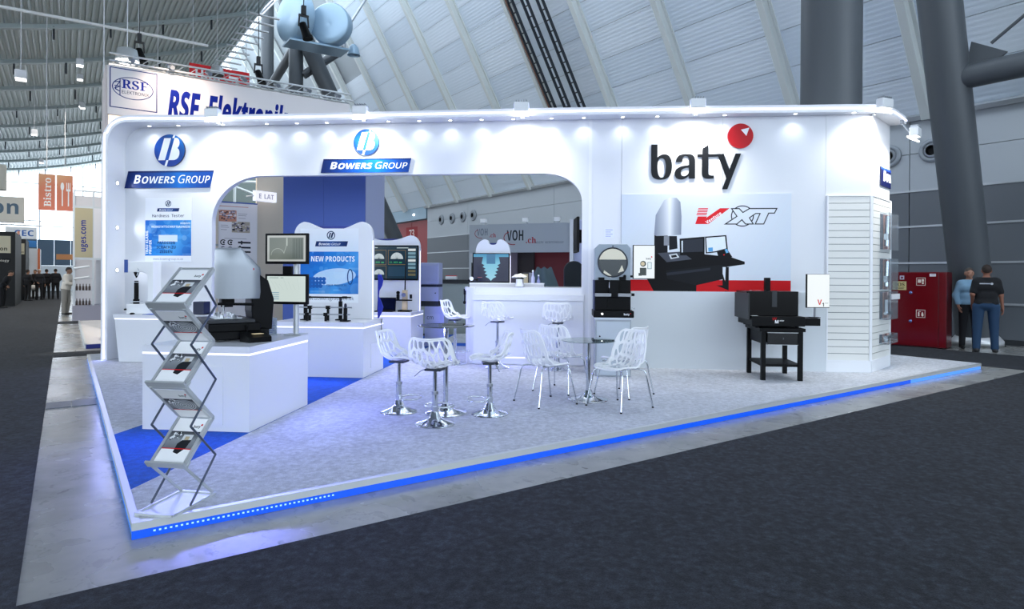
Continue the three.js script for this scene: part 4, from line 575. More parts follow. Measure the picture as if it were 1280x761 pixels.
// ---------------------------------------------------------------- optical comparator and black machine on the right
{
  const t = thing('low_cabinet', 'pale grey cabinet with one flat door below the optical comparator', 'cabinet', V3(-2.34, TOP, 0.55)); part(t, 'carcass', S(0.53, 0.85, 0.9, 0, 0, 0), mat.panelGrey); part(t, 'top', S(0.55, 0.03, 0.92, 0, 0.85, 0), M(0xc9d0d6, 0.4)); const d = part(t, 'door', S(0.49, 0.8, 0.016, 0, 0.02, 0.458), M(0xb6bfc6, 0.4)); part(d, 'lock', C(0.012, 0.012, 0.012).rotateX(PI / 2).translate(-0.2, 0.6, 0.47), mat.black);
}
{
  const t = thing('optical_comparator', 'black optical comparator with round two-tone projection screen on the grey cabinet', 'instrument', V3(-2.345, TOP + 0.881, 0.55), 0.02);
  part(t, 'foot_tray', S(0.6, 0.1, 0.62, 0.0, 0.0, 0.16, 0.012), mat.black); part(t, 'tray_logo', new THREE.PlaneGeometry(0.12, 0.05).translate(0.2, 0.05, 0.471), print(96, 40, (g) => { g.fillStyle = '#0b0c0e'; g.fillRect(0, 0, 96, 40); g.fillStyle = '#fff'; g.font = 'bold 32px sans-serif'; g.fillText('baty', 6, 30); g.fillStyle = '#d01522'; g.beginPath(); g.arc(86, 8, 5, 0, 7); g.fill(); })); part(t, 'power_light', C(0.014, 0.014, 0.006).rotateX(PI / 2).translate(-0.17, 0.055, 0.472), mat.bulb);
  part(t, 'body', S(0.54, 0.46, 0.5, 0, 0.1, 0.02, 0.012), mat.black); part(t, 'side_panel', S(0.012, 0.46, 0.46, -0.277, 0.1, 0.0), M(0x22305c, 0.5));
  each(t, 'work_table', [S(0.24, 0.05, 0.14, -0.15, 0.31, 0.31, 0.005), S(0.2, 0.05, 0.14, 0.17, 0.31, 0.31, 0.005)], M(0x8e9094, 0.35, 0.6)); each(t, 'center_slide', [S(0.13, 0.26, 0.1, 0.01, 0.3, 0.31, 0.01), S(0.02, 0.1, 0.02, -0.07, 0.17, 0.28)], mat.black); part(t, 'handle', C(0.022, 0.022, 0.05).rotateZ(-PI / 2).translate(0.27, 0.34, 0.31), mat.black); part(t, 'hand_ring', new THREE.TorusGeometry(0.022, 0.005, 8, 20).rotateY(0.4).translate(0.3, 0.12, 0.3), mat.chrome);
  const hs = new THREE.Shape(); hs.moveTo(-0.27, 0.54); hs.lineTo(0.27, 0.54); hs.lineTo(0.27, 1.05); hs.lineTo(0.22, 1.11); hs.lineTo(-0.21, 1.11); hs.lineTo(-0.27, 1.05); hs.lineTo(-0.27, 0.54);
  part(t, 'screen_housing', ext(hs, 0.4, 0.01).translate(0, 0, -0.2), M(0x97a3ac, 0.45));
  const y = 0.83, rr = 0.22; part(t, 'screen_rim', new THREE.TorusGeometry(rr, 0.012, 10, 48).translate(0, y, 0.202), M(0x2a2f33, 0.5));
  const half = (a0, a1) => { const s = new THREE.Shape(); s.absarc(0, 0, rr, a0, a1); return new THREE.ShapeGeometry(s, 32); };
  part(t, 'screen_upper', half(0.2, PI - 0.2).translate(0, y, 0.2075), M(0xe8dfc4, 0.4), 'cream upper part of the round screen'); part(t, 'screen_lower', new THREE.CircleGeometry(rr, 40).translate(0, y, 0.2055), M(0x1f2a2c, 0.2), 'dark lower part of the round screen');
  each(t, 'painted_reflection', [new THREE.ShapeGeometry(poly([[0.08, -0.16], [0.17, -0.13], [0.14, -0.04]])).translate(0, y, 0.2085), new THREE.ShapeGeometry(poly([[-0.15, -0.2], [-0.02, -0.26], [-0.02, -0.22], [-0.13, -0.14]])).translate(0, y + 0.02, 0.2085)], M(0xe8dfc4, 0.5));  // cream patches: reflection painted onto the round screen
  each(t, 'knob', [C(0.022, 0.022, 0.03).rotateX(PI / 2).translate(0.18, 0.62, 0.22), S(0.09, 0.05, 0.03, -0.17, 0.55, 0.21), S(0.1, 0.07, 0.06, 0.15, 0.54, 0.22)], mat.black); part(t, 'projection_lens', lathe([[0.02, 0], [0.028, 0.02], [0.026, 0.09], [0.012, 0.12]], 20).translate(-0.035, 0.43, 0.3), mat.whitePlastic); part(t, 'clip', [S(0.012, 0.03, 0.02, 0, 1.06, 0.2)], mat.black);
}
{ const t = thing('touch_screen', 'white upright display panel on an arm right of the optical comparator', 'screen', V3(-1.87, 1.55, 0.72), 0.05); part(t, 'housing', B(0.335, 0.52, 0.03, 0, 0.27, 0, 0.006), mat.bezel); part(t, 'display', new THREE.PlaneGeometry(0.315, 0.5).translate(0.004, 0.27, 0.0155), screen(256, 406, (g, w, h) => { g.fillStyle = '#e9f1f6'; g.fillRect(0, 0, w, h); g.fillStyle = '#20303c'; g.font = 'bold 30px sans-serif'; g.fillText('baty', 150, 172); g.fillStyle = '#c8141e'; g.beginPath(); g.arc(220, 140, 9, 0, 7); g.fill(); g.fillStyle = '#1c2a26'; g.fillRect(76, 275, 80, 95); g.beginPath(); g.arc(116, 225, 36, 0, 7); g.fill(); g.fillStyle = '#c2b79a'; g.beginPath(); g.arc(112, 225, 24, 0, 7); g.fill(); g.fillStyle = '#3c6f86'; g.fillRect(170, 205, 50, 85); g.fillStyle = '#dcebf0'; g.fillRect(176, 211, 38, 73); g.fillStyle = '#1c2a26'; g.fillRect(60, 340, 40, 34); }, 1.0)); part(t, 'arm', [rod([-0.16, 0.05, -0.02], [-0.2, 0.05, -0.1], 0.016), rod([-0.2, 0.05, -0.1], [-0.26, 0.03, -0.14], 0.016)], mat.black); }
{
  const t = thing('machine_table', 'black square-legged table with drawer and low shelf under the black machine', 'table', V3(0.08, TOP, 0.66));
  for (const [x, z] of [[-0.26, 0.36], [0.26, 0.36], [-0.27, -0.36], [0.27, -0.36]]) part(t, 'leg', S(0.062, 0.74, 0.062, x, 0, z, 0.004), mat.black);
  part(t, 'top', S(0.64, 0.05, 0.82, 0, 0.71, 0, 0.006), mat.black); part(t, 'low_shelf', S(0.56, 0.035, 0.74, 0, 0.2, 0), mat.black);
  const d = part(t, 'drawer', S(0.44, 0.18, 0.6, 0.02, 0.515, 0.07, 0.004), M(0x101114, 0.25)); part(d, 'drawer_frame', [S(0.44, 0.008, 0.008, 0.02, 0.69, 0.371), S(0.008, 0.18, 0.008, 0.238, 0.515, 0.371), S(0.44, 0.006, 0.008, 0.02, 0.515, 0.371)], mat.alu); part(d, 'lock', B(0.012, 0.03, 0.006, 0.02, 0.61, 0.372), mat.chrome); each(t, 'apron', [S(0.02, 0.18, 0.64, -0.26, 0.53, 0), S(0.02, 0.18, 0.64, 0.26, 0.53, 0)], mat.black);
}
{
  const t = thing('black_machine', 'black box-shaped measuring machine with camera post on the black table', 'instrument', V3(0.04, 0.861, 0.66));
  part(t, 'base_slab', S(0.74, 0.14, 0.82, -0.02, 0.03, 0, 0.008), mat.black); part(t, 'side_extension', S(0.4, 0.11, 0.4, 0.42, 0.03, 0.05, 0.008), mat.black); each(t, 'rubber_foot', [C(0.025, 0.025, 0.03, -0.3, 0, 0.34), C(0.025, 0.025, 0.03, 0.26, 0, 0.34), C(0.025, 0.025, 0.03, -0.3, 0, -0.34), C(0.025, 0.025, 0.03, 0.26, 0, -0.34)], mat.rubber);
  part(t, 'hood', [S(0.74, 0.36, 0.62, -0.05, 0.17, -0.1, 0.006)], mat.blackGloss); part(t, 'left_cheek', S(0.02, 0.38, 0.8, -0.43, 0.12, -0.02), M(0x1c1e22, 0.5)); part(t, 'post', S(0.08, 0.2, 0.08, 0.02, 0.53, -0.3, 0.005), mat.black); part(t, 'column_front', S(0.07, 0.24, 0.03, -0.02, 0.3, 0.2), mat.charcoal);
  part(t, 'logo', new THREE.PlaneGeometry(0.24, 0.1).translate(0.0, 0.11, 0.4115), print(240, 100, (g) => { g.fillStyle = '#0b0c0e'; g.fillRect(0, 0, 240, 100); g.fillStyle = '#c8141e'; g.font = 'bold 56px sans-serif'; g.fillText('V', 10, 44); g.fillText('V', 40, 40); g.fillStyle = '#fff'; g.font = 'bold 66px sans-serif'; g.fillText('M', 44, 88); g.font = 'bold 26px sans-serif'; g.fillText('aster', 112, 58); })); each(t, 'label_strip', [S(0.09, 0.004, 0.06, -0.33, 0.171, 0.3), S(0.1, 0.004, 0.04, -0.22, 0.531, -0.2)], mat.whitePlastic); part(t, 'cover_glass', S(0.12, 0.012, 0.08, -0.22, 0.531, 0.0), M(0xb03038, 0.3));
}
{ const t = thing('machine_display', 'white tilted display on a thin pole right of the black machine', 'screen', V3(0.66, 1.001, 0.78), 0.1); part(t, 'pole', rod([-0.02, 0, -0.04], [-0.02, 0.2, -0.03], 0.014), mat.steel); part(t, 'housing', B(0.345, 0.5, 0.03, 0.0, 0.4, 0, 0.006), mat.bezel); part(t, 'display', new THREE.PlaneGeometry(0.325, 0.485).translate(0.006, 0.402, 0.0155), screen(256, 380, (g, w, h) => { g.fillStyle = '#eef4f6'; g.fillRect(0, 0, w, h); g.fillStyle = '#c8141e'; g.font = 'bold 84px sans-serif'; g.fillText('V', 118, 352); g.fillStyle = '#20242b'; g.font = 'bold 60px sans-serif'; g.fillText('1', 170, 372); g.fillStyle = '#9aa4aa'; g.fillRect(204, 330, 40, 6); }, 1.0)); part(t, 'shelf', B(0.14, 0.01, 0.08, -0.02, 0.005, -0.04), mat.black); }

// ---------------------------------------------------------------- slatwall end with acrylic product boxes
{
  const t = thing('slatwall', 'white slatwall panel at the right end of the stand, wrapping round its corner', 'slatwall', V3(0, TOP, 0));
  part(t, 'plinth', S(0.68, 0.19, 0.03, 1.41, 0, 0.016), mat.white); const aR = Math.atan2(0.787, 0.616), retP = (g) => g.rotateY(aR).translate(1.745, 0, 0.0); part(t, 'plinth', retP(S(1.08, 0.19, 0.03, 0.55, 0, 0.016)), mat.white);
  const sl = B(0.66, 0.1, 0.02), sr = B(1.06, 0.1, 0.02), tone = M(0xe3e3df, 0.45);
  for (let k = 0; k < 24; k++) { const y = 0.24 + k * 0.1085; part(t, 'slat', sl, tone).position.set(1.41, y, 0.014); const m = part(t, 'slat', sr, tone); m.position.set(1.745 + 0.55 * 0.616 + 0.014 * 0.787, y, -0.55 * 0.787 + 0.014 * 0.616); m.rotation.y = aR; }
  part(t, 'backing', [S(0.67, 2.6, 0.004, 1.41, 0.18, 0.002), retP(S(1.07, 2.6, 0.004, 0.55, 0.18, 0.002))], M(0x6f7880, 0.6)); each(t, 'edge_trim', [S(0.02, 2.62, 0.034, 1.08, 0.18, 0.017), S(0.04, 2.62, 0.04, 1.74, 0.18, 0.016), S(0.67, 0.02, 0.03, 1.41, 2.79, 0.015), retP(S(1.08, 0.02, 0.03, 0.55, 2.79, 0.016)), retP(S(0.03, 2.62, 0.034, 1.08, 0.18, 0.017))], mat.white);
  const box = (label, y, h, tint, extra) => {
    const o = thing('acrylic_box', label, 'display box', V3(1.745, TOP + y, 0), aR, 'acrylic boxes on the slatwall end');
    part(o, 'shell', [B(0.62, h, 0.004, 0.72, h / 2, 0.15), B(0.004, h, 0.13, 0.41, h / 2, 0.085), B(0.004, h, 0.13, 1.03, h / 2, 0.085), B(0.62, 0.004, 0.13, 0.72, 0.002, 0.085)], mat.acrylic); part(o, 'back_print', B(0.6, h - 0.02, 0.004, 0.72, h / 2, 0.03), print(128, 128, (g) => { g.fillStyle = '#9c6a60'; g.fillRect(0, 0, 128, 128); g.fillStyle = '#5e2222'; g.fillRect(52, 0, 40, 128); g.fillStyle = '#c9a89c'; g.fillRect(96, 0, 32, 128); g.fillStyle = '#26384e'; g.fillRect(0, 0, 34, 128); }));
    part(o, 'tool', extra ? [rod([0.55, 0.06, 0.09], [0.6, h - 0.05, 0.09], 0.035), B(0.12, 0.1, 0.06, 0.56, h * 0.35, 0.09)] : [rod([0.5, 0.1, 0.09], [0.9, 0.1, 0.09], 0.025), B(0.1, h * 0.5, 0.05, 0.62, h * 0.45, 0.09)], mat.chrome);
    each(o, 'hook', [B(0.02, 0.03, 0.06, 0.5, h - 0.02, 0.055), B(0.02, 0.03, 0.06, 0.94, h - 0.02, 0.055)], mat.acrylic);
  };
  box('topmost acrylic product box on the slatwall end face', 1.96, 0.6, 0, true); box('second acrylic product box from the top on the slatwall end face', 1.3, 0.52, 0, true); box('third acrylic product box from the top on the slatwall end face', 0.82, 0.46, 0, false); box('lowest acrylic product tray on the slatwall end face', 0.42, 0.16, 0, false);
  const w = thing('label_holder', 'bright white label holder below the second acrylic product box', 'label holder', V3(1.745, TOP + 1.19, 0), aR); part(w, 'card', B(0.5, 0.09, 0.01, 0.85, 0, 0.16), mat.white); part(w, 'hook', B(0.04, 0.04, 0.14, 0.85, 0, 0.09), mat.acrylic);
}

// ---------------------------------------------------------------- perforated chairs and bar stools
function clip(p, nx, ny, d) { const o = []; for (let i = 0; i < p.length; i++) { const a = p[i], b = p[(i + 1) % p.length], da = a[0] * nx + a[1] * ny - d, db = b[0] * nx + b[1] * ny - d; if (da <= 0) o.push(a); if ((da < 0) !== (db < 0) && da !== db) { const t = da / (da - db); o.push([a[0] + (b[0] - a[0]) * t, a[1] + (b[1] - a[1]) * t]); } } return o; }
function cells(W, H, n, sd, stretch, gap, round) {       // rounded cell openings in a W x H sheet, stretched along H
  seed(sd); let pts = []; const cols = Math.round(Math.sqrt(n * W / (H / stretch))), rows = Math.ceil(n / cols); for (let j = 0; j < rows; j++) for (let i = 0; i < cols; i++) pts.push([(i + 0.5 + (j % 2 ? 0.25 : -0.25) + (rnd() - 0.5) * 0.75) / cols * W - W / 2, (j + 0.5 + (rnd() - 0.5) * 0.7) / rows * H / stretch]);
  const out = [];
  for (const a of pts) {
    const m = 0.021; let c = [[-W / 2 + m, m / stretch], [W / 2 - m, m / stretch], [W / 2 - m, (H - m) / stretch], [-W / 2 + m, (H - m) / stretch]];
    { const k = round * (2 - Math.SQRT2) + 0.022; for (const sx of [-1, 1]) for (const [sy, y0] of [[-1, 0], [1, H]]) c = clip(c, sx, sy * stretch, W / 2 + sy * y0 - k); }
    for (const b of pts) if (a !== b) { const dx = b[0] - a[0], dy = b[1] - a[1], L = Math.hypot(dx, dy); if (L < 0.3) c = clip(c, dx / L, dy / L, ((a[0] + b[0]) * dx + (a[1] + b[1]) * dy) / 2 / L - gap / 2); if (c.length < 3) break; }
    if (c.length < 3) continue; let A = 0; c.forEach((p, i) => { const q = c[(i + 1) % c.length]; A += p[0] * q[1] - q[0] * p[1]; }); if (Math.abs(A) / 2 < 0.00022) continue;
    for (let k = 0; k < 2; k++) c = c.flatMap((p, i) => { const q = c[(i + 1) % c.length]; return [[p[0] * 0.78 + q[0] * 0.22, p[1] * 0.78 + q[1] * 0.22], [p[0] * 0.22 + q[0] * 0.78, p[1] * 0.22 + q[1] * 0.78]]; });
    out.push(c.map(([x, y]) => [x, y * stretch]));
  }
  return out;
}
function shellGeometry(profile, widths, curl, n, sd, gap, round) {
  const curve = new THREE.CatmullRomCurve3(profile.map(([z, y]) => V3(0, y, z))), L = curve.getLength(), W = 0.46;
  const wAt = (v) => { const f = v * (widths.length - 1), i = Math.min(widths.length - 2, Math.floor(f)), t = f - i; return widths[i] * (1 - t) + widths[i + 1] * t; };
  const at = (u, v) => { v = Math.max(0, Math.min(1, v)); const p = curve.getPointAt(v), t = curve.getTangentAt(v), nrm = V3(0, -t.z, t.y); const c = curl(v) * u * u; return V3(u * wAt(v), p.y + nrm.y * c, p.z + nrm.z * c); };
  const s = new THREE.Shape(); const o = rrect(W, L, round, 0, L / 2).getPoints(10); const dense = []; o.forEach((p, i) => { const q = o[(i + 1) % o.length], d = p.distanceTo(q), k = Math.max(1, Math.ceil(d / 0.02)); for (let j = 0; j < k; j++) dense.push(p.clone().lerp(q, j / k)); });
  dense.forEach((p) => { const v = p.y / L, u = p.x / (W / 2); p.set(p.x * (1 + 0.02 * (1 - (2 * v - 1) ** 2)), L / 2 + (p.y - L / 2) * (1 + 0.012 * (1 - u * u))); });   // no three outline points in line
  s.setFromPoints(dense.filter((p, i) => i === 0 || p.distanceTo(dense[i - 1]) > 1e-5));
  for (const h of cells(W, L, n, sd, 2.6, gap, round)) { const inside = h.every(([x, y]) => { const dx = Math.max(0, Math.abs(x) - (W / 2 - round)), dy = Math.max(0, Math.abs(y - L / 2) - (L / 2 - round)); return Math.hypot(dx, dy) < round - 0.003; }); if (inside) s.holes.push(new THREE.Path(h.map((p) => new THREE.Vector2(...p)))); }
  let g = new THREE.ExtrudeGeometry(s, { depth: 0.013, bevelEnabled: false, steps: 1 }); g.clearGroups(); g = new TessellateModifier(0.045, 9).modify(g); const p = g.attributes.position, e = 1e-3;
  for (let i = 0; i < p.count; i++) { const u = p.getX(i) / (W / 2), v = p.getY(i) / L, q = at(u, v), du = at(u + e, v).sub(at(u - e, v)), dv = at(u, Math.min(1, v + e)).sub(at(u, Math.max(0, v - e))), nn = du.cross(dv).normalize(); q.addScaledVector(nn, p.getZ(i) - 0.0065); p.setXYZ(i, q.x, q.y, q.z); }
  g.computeVertexNormals();
  const rim = tube(dense.filter((_, i) => i % 3 === 0).map((d) => at(d.x / (W / 2), d.y / L).toArray()), 0.0105, 160, 8, true);
  return join([g, rim]);
}
const chairShell = shellGeometry([[0.23, -0.01], [0.15, 0], [0, -0.015], [-0.12, -0.012], [-0.195, 0.035], [-0.235, 0.13], [-0.265, 0.26], [-0.3, 0.405]], [0.2, 0.23, 0.24, 0.245, 0.245, 0.23, 0.18], (v) => (v < 0.35 ? 0.02 + 0.06 * v : v < 0.7 ? 0.075 + 0.05 * (v - 0.35) : 0.09 - 0.06 * (v - 0.7)), 52, 12, 0.0135, 0.07);
const stoolShell = shellGeometry([[0.21, 0.0], [0.13, 0.012], [0, -0.01], [-0.1, -0.005], [-0.17, 0.05], [-0.215, 0.15], [-0.25, 0.29]], [0.19, 0.225, 0.235, 0.235, 0.225, 0.2], (v) => (v < 0.35 ? 0.02 + 0.08 * v : 0.085), 38, 9, 0.0135, 0.075);
const shellMat = P(0xf4f5f7, 0.3, { clearcoat: 0.3 });
function makeChair(label) {
  const t = thing('perforated_chair', label, 'chair', V3(0, 0, 0), 0, 'white openwork chairs around the low table');
  part(t, 'seat_shell', chairShell, shellMat).position.y = 0.455;
  for (const sx of [-1, 1]) for (const sz of [-1, 1]) { const l = part(t, 'leg', tube([[sx * 0.08, 0.435, sz * 0.1], [sx * 0.17, 0.437, sz * 0.15], [sx * 0.215, 0.41, sz * 0.19], [sx * 0.235, 0.3, sz * 0.21], [sx * 0.27, 0.012, sz * 0.265]], 0.0095, 28, 8), mat.chrome); part(l, 'foot_cap', C(0.012, 0.013, 0.016, sx * 0.27, 0, sz * 0.265, 10), mat.rubber); }
  part(t, 'under_frame', [rod([-0.08, 0.436, -0.1], [-0.08, 0.436, 0.1], 0.009), rod([0.08, 0.436, -0.1], [0.08, 0.436, 0.1], 0.009), S(0.22, 0.02, 0.2, 0, 0.44, 0, 0.005)], mat.chrome);
  return t;
}
const facing = (x, z) => Math.atan2(x, z);
const chair0 = makeChair('white openwork chair at the left of the low table, nearest the low bar stools');
chair0.position.set(-3.25, TOP, 3.085); chair0.rotation.y = facing(0.8, -0.6);
copy(chair0, 'perforated_chair', 'white openwork chair left behind the low table, facing the camera', V3(-3.08, TOP, 2.25), facing(0.5, 0.86));
copy(chair0, 'perforated_chair', 'white openwork chair right of the low table, nearest the camera, back towards us', V3(-2.39, TOP, 3.21), facing(-0.72, -0.69));
copy(chair0, 'perforated_chair', 'white openwork chair right of the low table, mostly hidden behind another chair', V3(-2.28, TOP, 2.42), facing(-0.77, 0.63));
function makeStool(label, h, spin) {
  const t = thing('bar_stool', label, 'bar stool', V3(0, 0, 0), 0, 'white openwork bar stools');
  part(t, 'seat_shell', stoolShell, shellMat).position.y = h;
  part(t, 'base', lathe([[0, 0.0], [0.2, 0.0], [0.2, 0.008], [0.17, 0.018], [0.1, 0.04], [0.055, 0.075], [0.04, 0.13], [0, 0.13]], 40), mat.chrome);
  part(t, 'outer_pole', C(0.03, 0.03, h * 0.55 - 0.1, 0, 0.1, 0), mat.chrome); part(t, 'inner_pole', C(0.021, 0.021, h * 0.45 - 0.02, 0, h * 0.55, 0), mat.chrome); part(t, 'pole_collar', C(0.034, 0.034, 0.03, 0, h * 0.55 - 0.02, 0), mat.steel);
  part(t, 'seat_plate', S(0.17, 0.022, 0.17, 0, h - 0.042, 0, 0.006), mat.darkSteel); part(t, 'lever', tube([[0.03, h - 0.03, -0.02], [0.12, h - 0.04, -0.05], [0.19, h - 0.1, -0.08]], 0.006, 14, 6), mat.steel);
  const fy = h * 0.28; part(t, 'footrest', [tube([[0.02, fy, 0.025], [0.13, fy, 0.07], [0.15, fy, 0.16], [0.08, fy, 0.235], [-0.08, fy, 0.235], [-0.15, fy, 0.16], [-0.13, fy, 0.07], [-0.02, fy, 0.025]], 0.009, 48, 8), C(0.036, 0.036, 0.04, 0, fy - 0.02, 0)], mat.chrome);
  return t;
}
[[-4.816, 3.804, 0.585, 1, 0.12, 'low bar stool left of the round bar table, its back to the left'], [-4.297, 4.323, 0.585, 0.12, -1, 'low bar stool nearest the camera, its back turned to us'], [-3.813, 3.794, 0.585, -1, 0.25, 'low bar stool right of the round bar table, its back to the right'], [-4.93, 0.02, 0.775, 1, 0.15, 'raised bar stool farthest back, beside the left end of the reception counter'], [-4.17, 0.31, 0.775, 0.45, -0.9, 'raised bar stool in front of the middle of the reception counter'], [-3.183, 0.40, 0.775, 0.05, -1, 'raised bar stool at the right of the reception counter, behind the chairs']].forEach(([x, z, h, fx, fz, l]) => { const t = makeStool(l, h); t.position.set(x, TOP, z); t.rotation.y = facing(fx, fz); });
function roundTable(label, name, x, z, h, r, rb, glassM) {
  const t = thing(name, label, 'table', V3(x, TOP, z));
  part(t, 'table_top', lathe([[0, 0], [r - 0.006, 0], [r, 0.005], [r - 0.003, 0.01], [0, 0.01]], 56).translate(0, h - 0.01, 0), glassM);
  part(t, 'top_plate', C(0.11, 0.11, 0.008, 0, h - 0.018, 0, 28), mat.chrome); part(t, 'pole', C(0.027, 0.027, h - 0.06, 0, 0.045, 0, 24), mat.chrome); part(t, 'base', lathe([[0, 0], [rb, 0], [rb, 0.007], [rb * 0.85, 0.015], [rb * 0.5, 0.035], [rb * 0.27, 0.065], [rb * 0.18, 0.12], [0, 0.12]], 44), mat.chrome);
}
const tintGlass = P(0x59605f, 0.03, { transmission: 0.35, thickness: 0, ior: 1.52 }), clearGlass = P(0xa9bcbc, 0.02, { transmission: 0.75, thickness: 0, ior: 1.52 });
roundTable('tall round glass bar table on a chrome foot between the low bar stools', 'bar_table', -4.296, 3.797, 0.955, 0.31, 0.225, tintGlass);
roundTable('low round glass table on a chrome foot between the openwork chairs', 'low_table', -2.74, 2.845, 0.725, 0.33, 0.24, clearGlass);

// ---------------------------------------------------------------- zigzag brochure stand
{
  const cx = -5.462, cz = 6.717, t = thing('brochure_stand', 'folding zigzag aluminium brochure stand at the front left corner of the platform', 'brochure stand', V3(cx, TOP, cz), -0.05);
  const W = 0.252, Pz = [[-0.2, 0.02], [0.09, 0.275], [-0.2, 0.525], [0.09, 0.785], [-0.2, 1.045], [0.09, 1.285], [-0.2, 1.53]];
  part(t, 'base_frame', [S(0.014, 0.016, 0.43, -W / 2, 0, 0), S(0.014, 0.016, 0.43, W / 2, 0, 0), S(W, 0.016, 0.018, 0, 0, -0.206), S(W, 0.016, 0.03, 0, 0, 0.206)], mat.alu); part(t, 'base_sheet', S(W - 0.01, 0.004, 0.4, 0, 0.003, 0), M(0xd5d9e2, 0.35));
  const covers = [0, 1].map((v) => print(300, 420, (g, w, h) => {
    g.fillStyle = '#f2f3f5'; g.fillRect(0, 0, w, h); g.fillStyle = '#22262c'; g.font = 'bold 34px sans-serif'; g.fillText('baty', 196, 92); g.fillStyle = '#c8141e'; g.beginPath(); g.arc(274, 62, 10, 0, 7); g.fill();
    const q = g.createLinearGradient(0, 130, 0, 300); q.addColorStop(0, '#3d4046'); q.addColorStop(0.5, '#8b9096'); q.addColorStop(1, '#6a6f76'); g.fillStyle = q; g.fillRect(0, 130, w, 170); seed(40 + v); g.fillStyle = '#e8ebee'; for (let i = 0; i < 16; i++) { g.beginPath(); g.arc(20 + rnd() * 110, 140 + rnd() * 70, 4 + rnd() * 10, 0, 7); g.fill(); } g.fillStyle = '#2a2d33'; for (let i = 0; i < 10; i++) { g.beginPath(); g.arc(20 + rnd() * 110, 145 + rnd() * 80, 3 + rnd() * 7, 0, 7); g.fill(); }
    if (v) { g.strokeStyle = '#c9cdd2'; g.lineWidth = 7; for (let i = 1; i < 6; i++) { g.beginPath(); g.ellipse(165, 225, i * 24, i * 15, -0.2, 0, 7); g.stroke(); } } else { g.fillStyle = '#d6d9dc'; g.fillRect(150, 160, 100, 90); g.fillStyle = '#202328'; g.beginPath(); g.moveTo(130, 250); g.lineTo(160, 215); g.lineTo(255, 210); g.lineTo(240, 290); g.lineTo(190, 345); g.lineTo(135, 330); g.fill(); g.fillStyle = '#bfae8e'; g.fillRect(176, 178, 44, 34); }
    g.fillStyle = '#c8141e'; g.fillRect(0, 292, w, 9);
  }));
  for (let i = 1; i < 6; i++) {
    const a = Pz[i], b = Pz[i + 1], front = i % 2 === 1, lo = front ? a : a, dz = b[0] - a[0], dy = b[1] - a[1], len = Math.hypot(dz, dy), ang = Math.atan2(dy, -dz);      // from lower edge a to upper edge b
    const h = part(t, 'holder', [B(W - 0.03, 0.004, len - 0.02, 0, 0, -len / 2), B(W - 0.03, 0.004, len - 0.02, 0, 0.022, -len / 2)].slice(0, 1), mat.acrylic);
    h.position.set(0, a[1], a[0]); h.rotation.x = front ? ang : 0; if (!front) { h.rotation.x = ang; }
    part(h, 'side_rail', B(0.02, 0.026, len, -W / 2 + 0.008, 0.004, -len / 2), mat.alu); part(h, 'side_rail', B(0.02, 0.026, len, W / 2 - 0.008, 0.004, -len / 2), mat.alu); part(h, 'end_rail', B(W, 0.02, 0.018, 0, 0.004, -len + 0.01), mat.alu);
    if (front) part(h, 'lip', [B(W + 0.02, 0.05, 0.014, 0, 0.022, 0.006), B(W + 0.02, 0.012, 0.05, 0, -0.004, -0.016)], mat.alu);
  }
  for (const sx of [-1, 1]) { part(t, 'lower_rail', rod([sx * (W / 2 - 0.01), 0.02, -0.2], [sx * (W / 2 - 0.01), Pz[1][1], Pz[1][0]], 0.011, 8), mat.alu); for (let i = 0; i < 5; i++) part(t, 'strut', rod([sx * (W / 2 + 0.012), i ? Pz[i][1] : 0.02, i ? (Pz[i][0] > 0 ? -0.2 : 0.06) : 0.06], [sx * (W / 2 + 0.012), Pz[i + 1][1], Pz[i + 1][0] > 0 ? -0.2 : 0.06], 0.0075, 8), mat.strutSteel); part(t, 'strut', rod([sx * (W / 2 + 0.012), Pz[5][1], -0.2], [sx * (W / 2 + 0.012), 1.42, -0.08], 0.0075, 8), mat.strutSteel); }
  [[1, 'brochure in the lowest front pocket of the zigzag stand', 0], [2, 'dim brochure seen through the lower back-facing pocket of the zigzag stand', 1], [3, 'brochure in the middle front pocket of the zigzag stand', 0], [4, 'dim brochure seen through the upper back-facing pocket of the zigzag stand', 1], [5, 'brochure in the topmost front pocket of the zigzag stand', 0]].forEach(([i, l, v]) => {
    const a = Pz[i], b = Pz[i + 1], dz = b[0] - a[0], dy = b[1] - a[1], len = Math.hypot(dz, dy), ang = Math.atan2(dy, -dz), s = i % 2 ? 0.0 : 0.0;
    const o = thing('brochure', l, 'brochure', V3(cx, TOP, cz), -0.05); const g = new THREE.Group();
    const w = W - 0.045, L = len - 0.045; const m = part(o, 'pages', B(w, 0.012, L, 0, i % 2 ? 0.009 : 0.0085, -len / 2 + 0.004), mat.white), c = part(o, 'cover', new THREE.PlaneGeometry(w, L).rotateX(-PI / 2).translate(0, 0.0156, -len / 2 + 0.004), covers[v]);
    for (const q of [m, c]) { q.position.set(0, a[1], a[0]); q.rotation.x = ang; }
  });
}

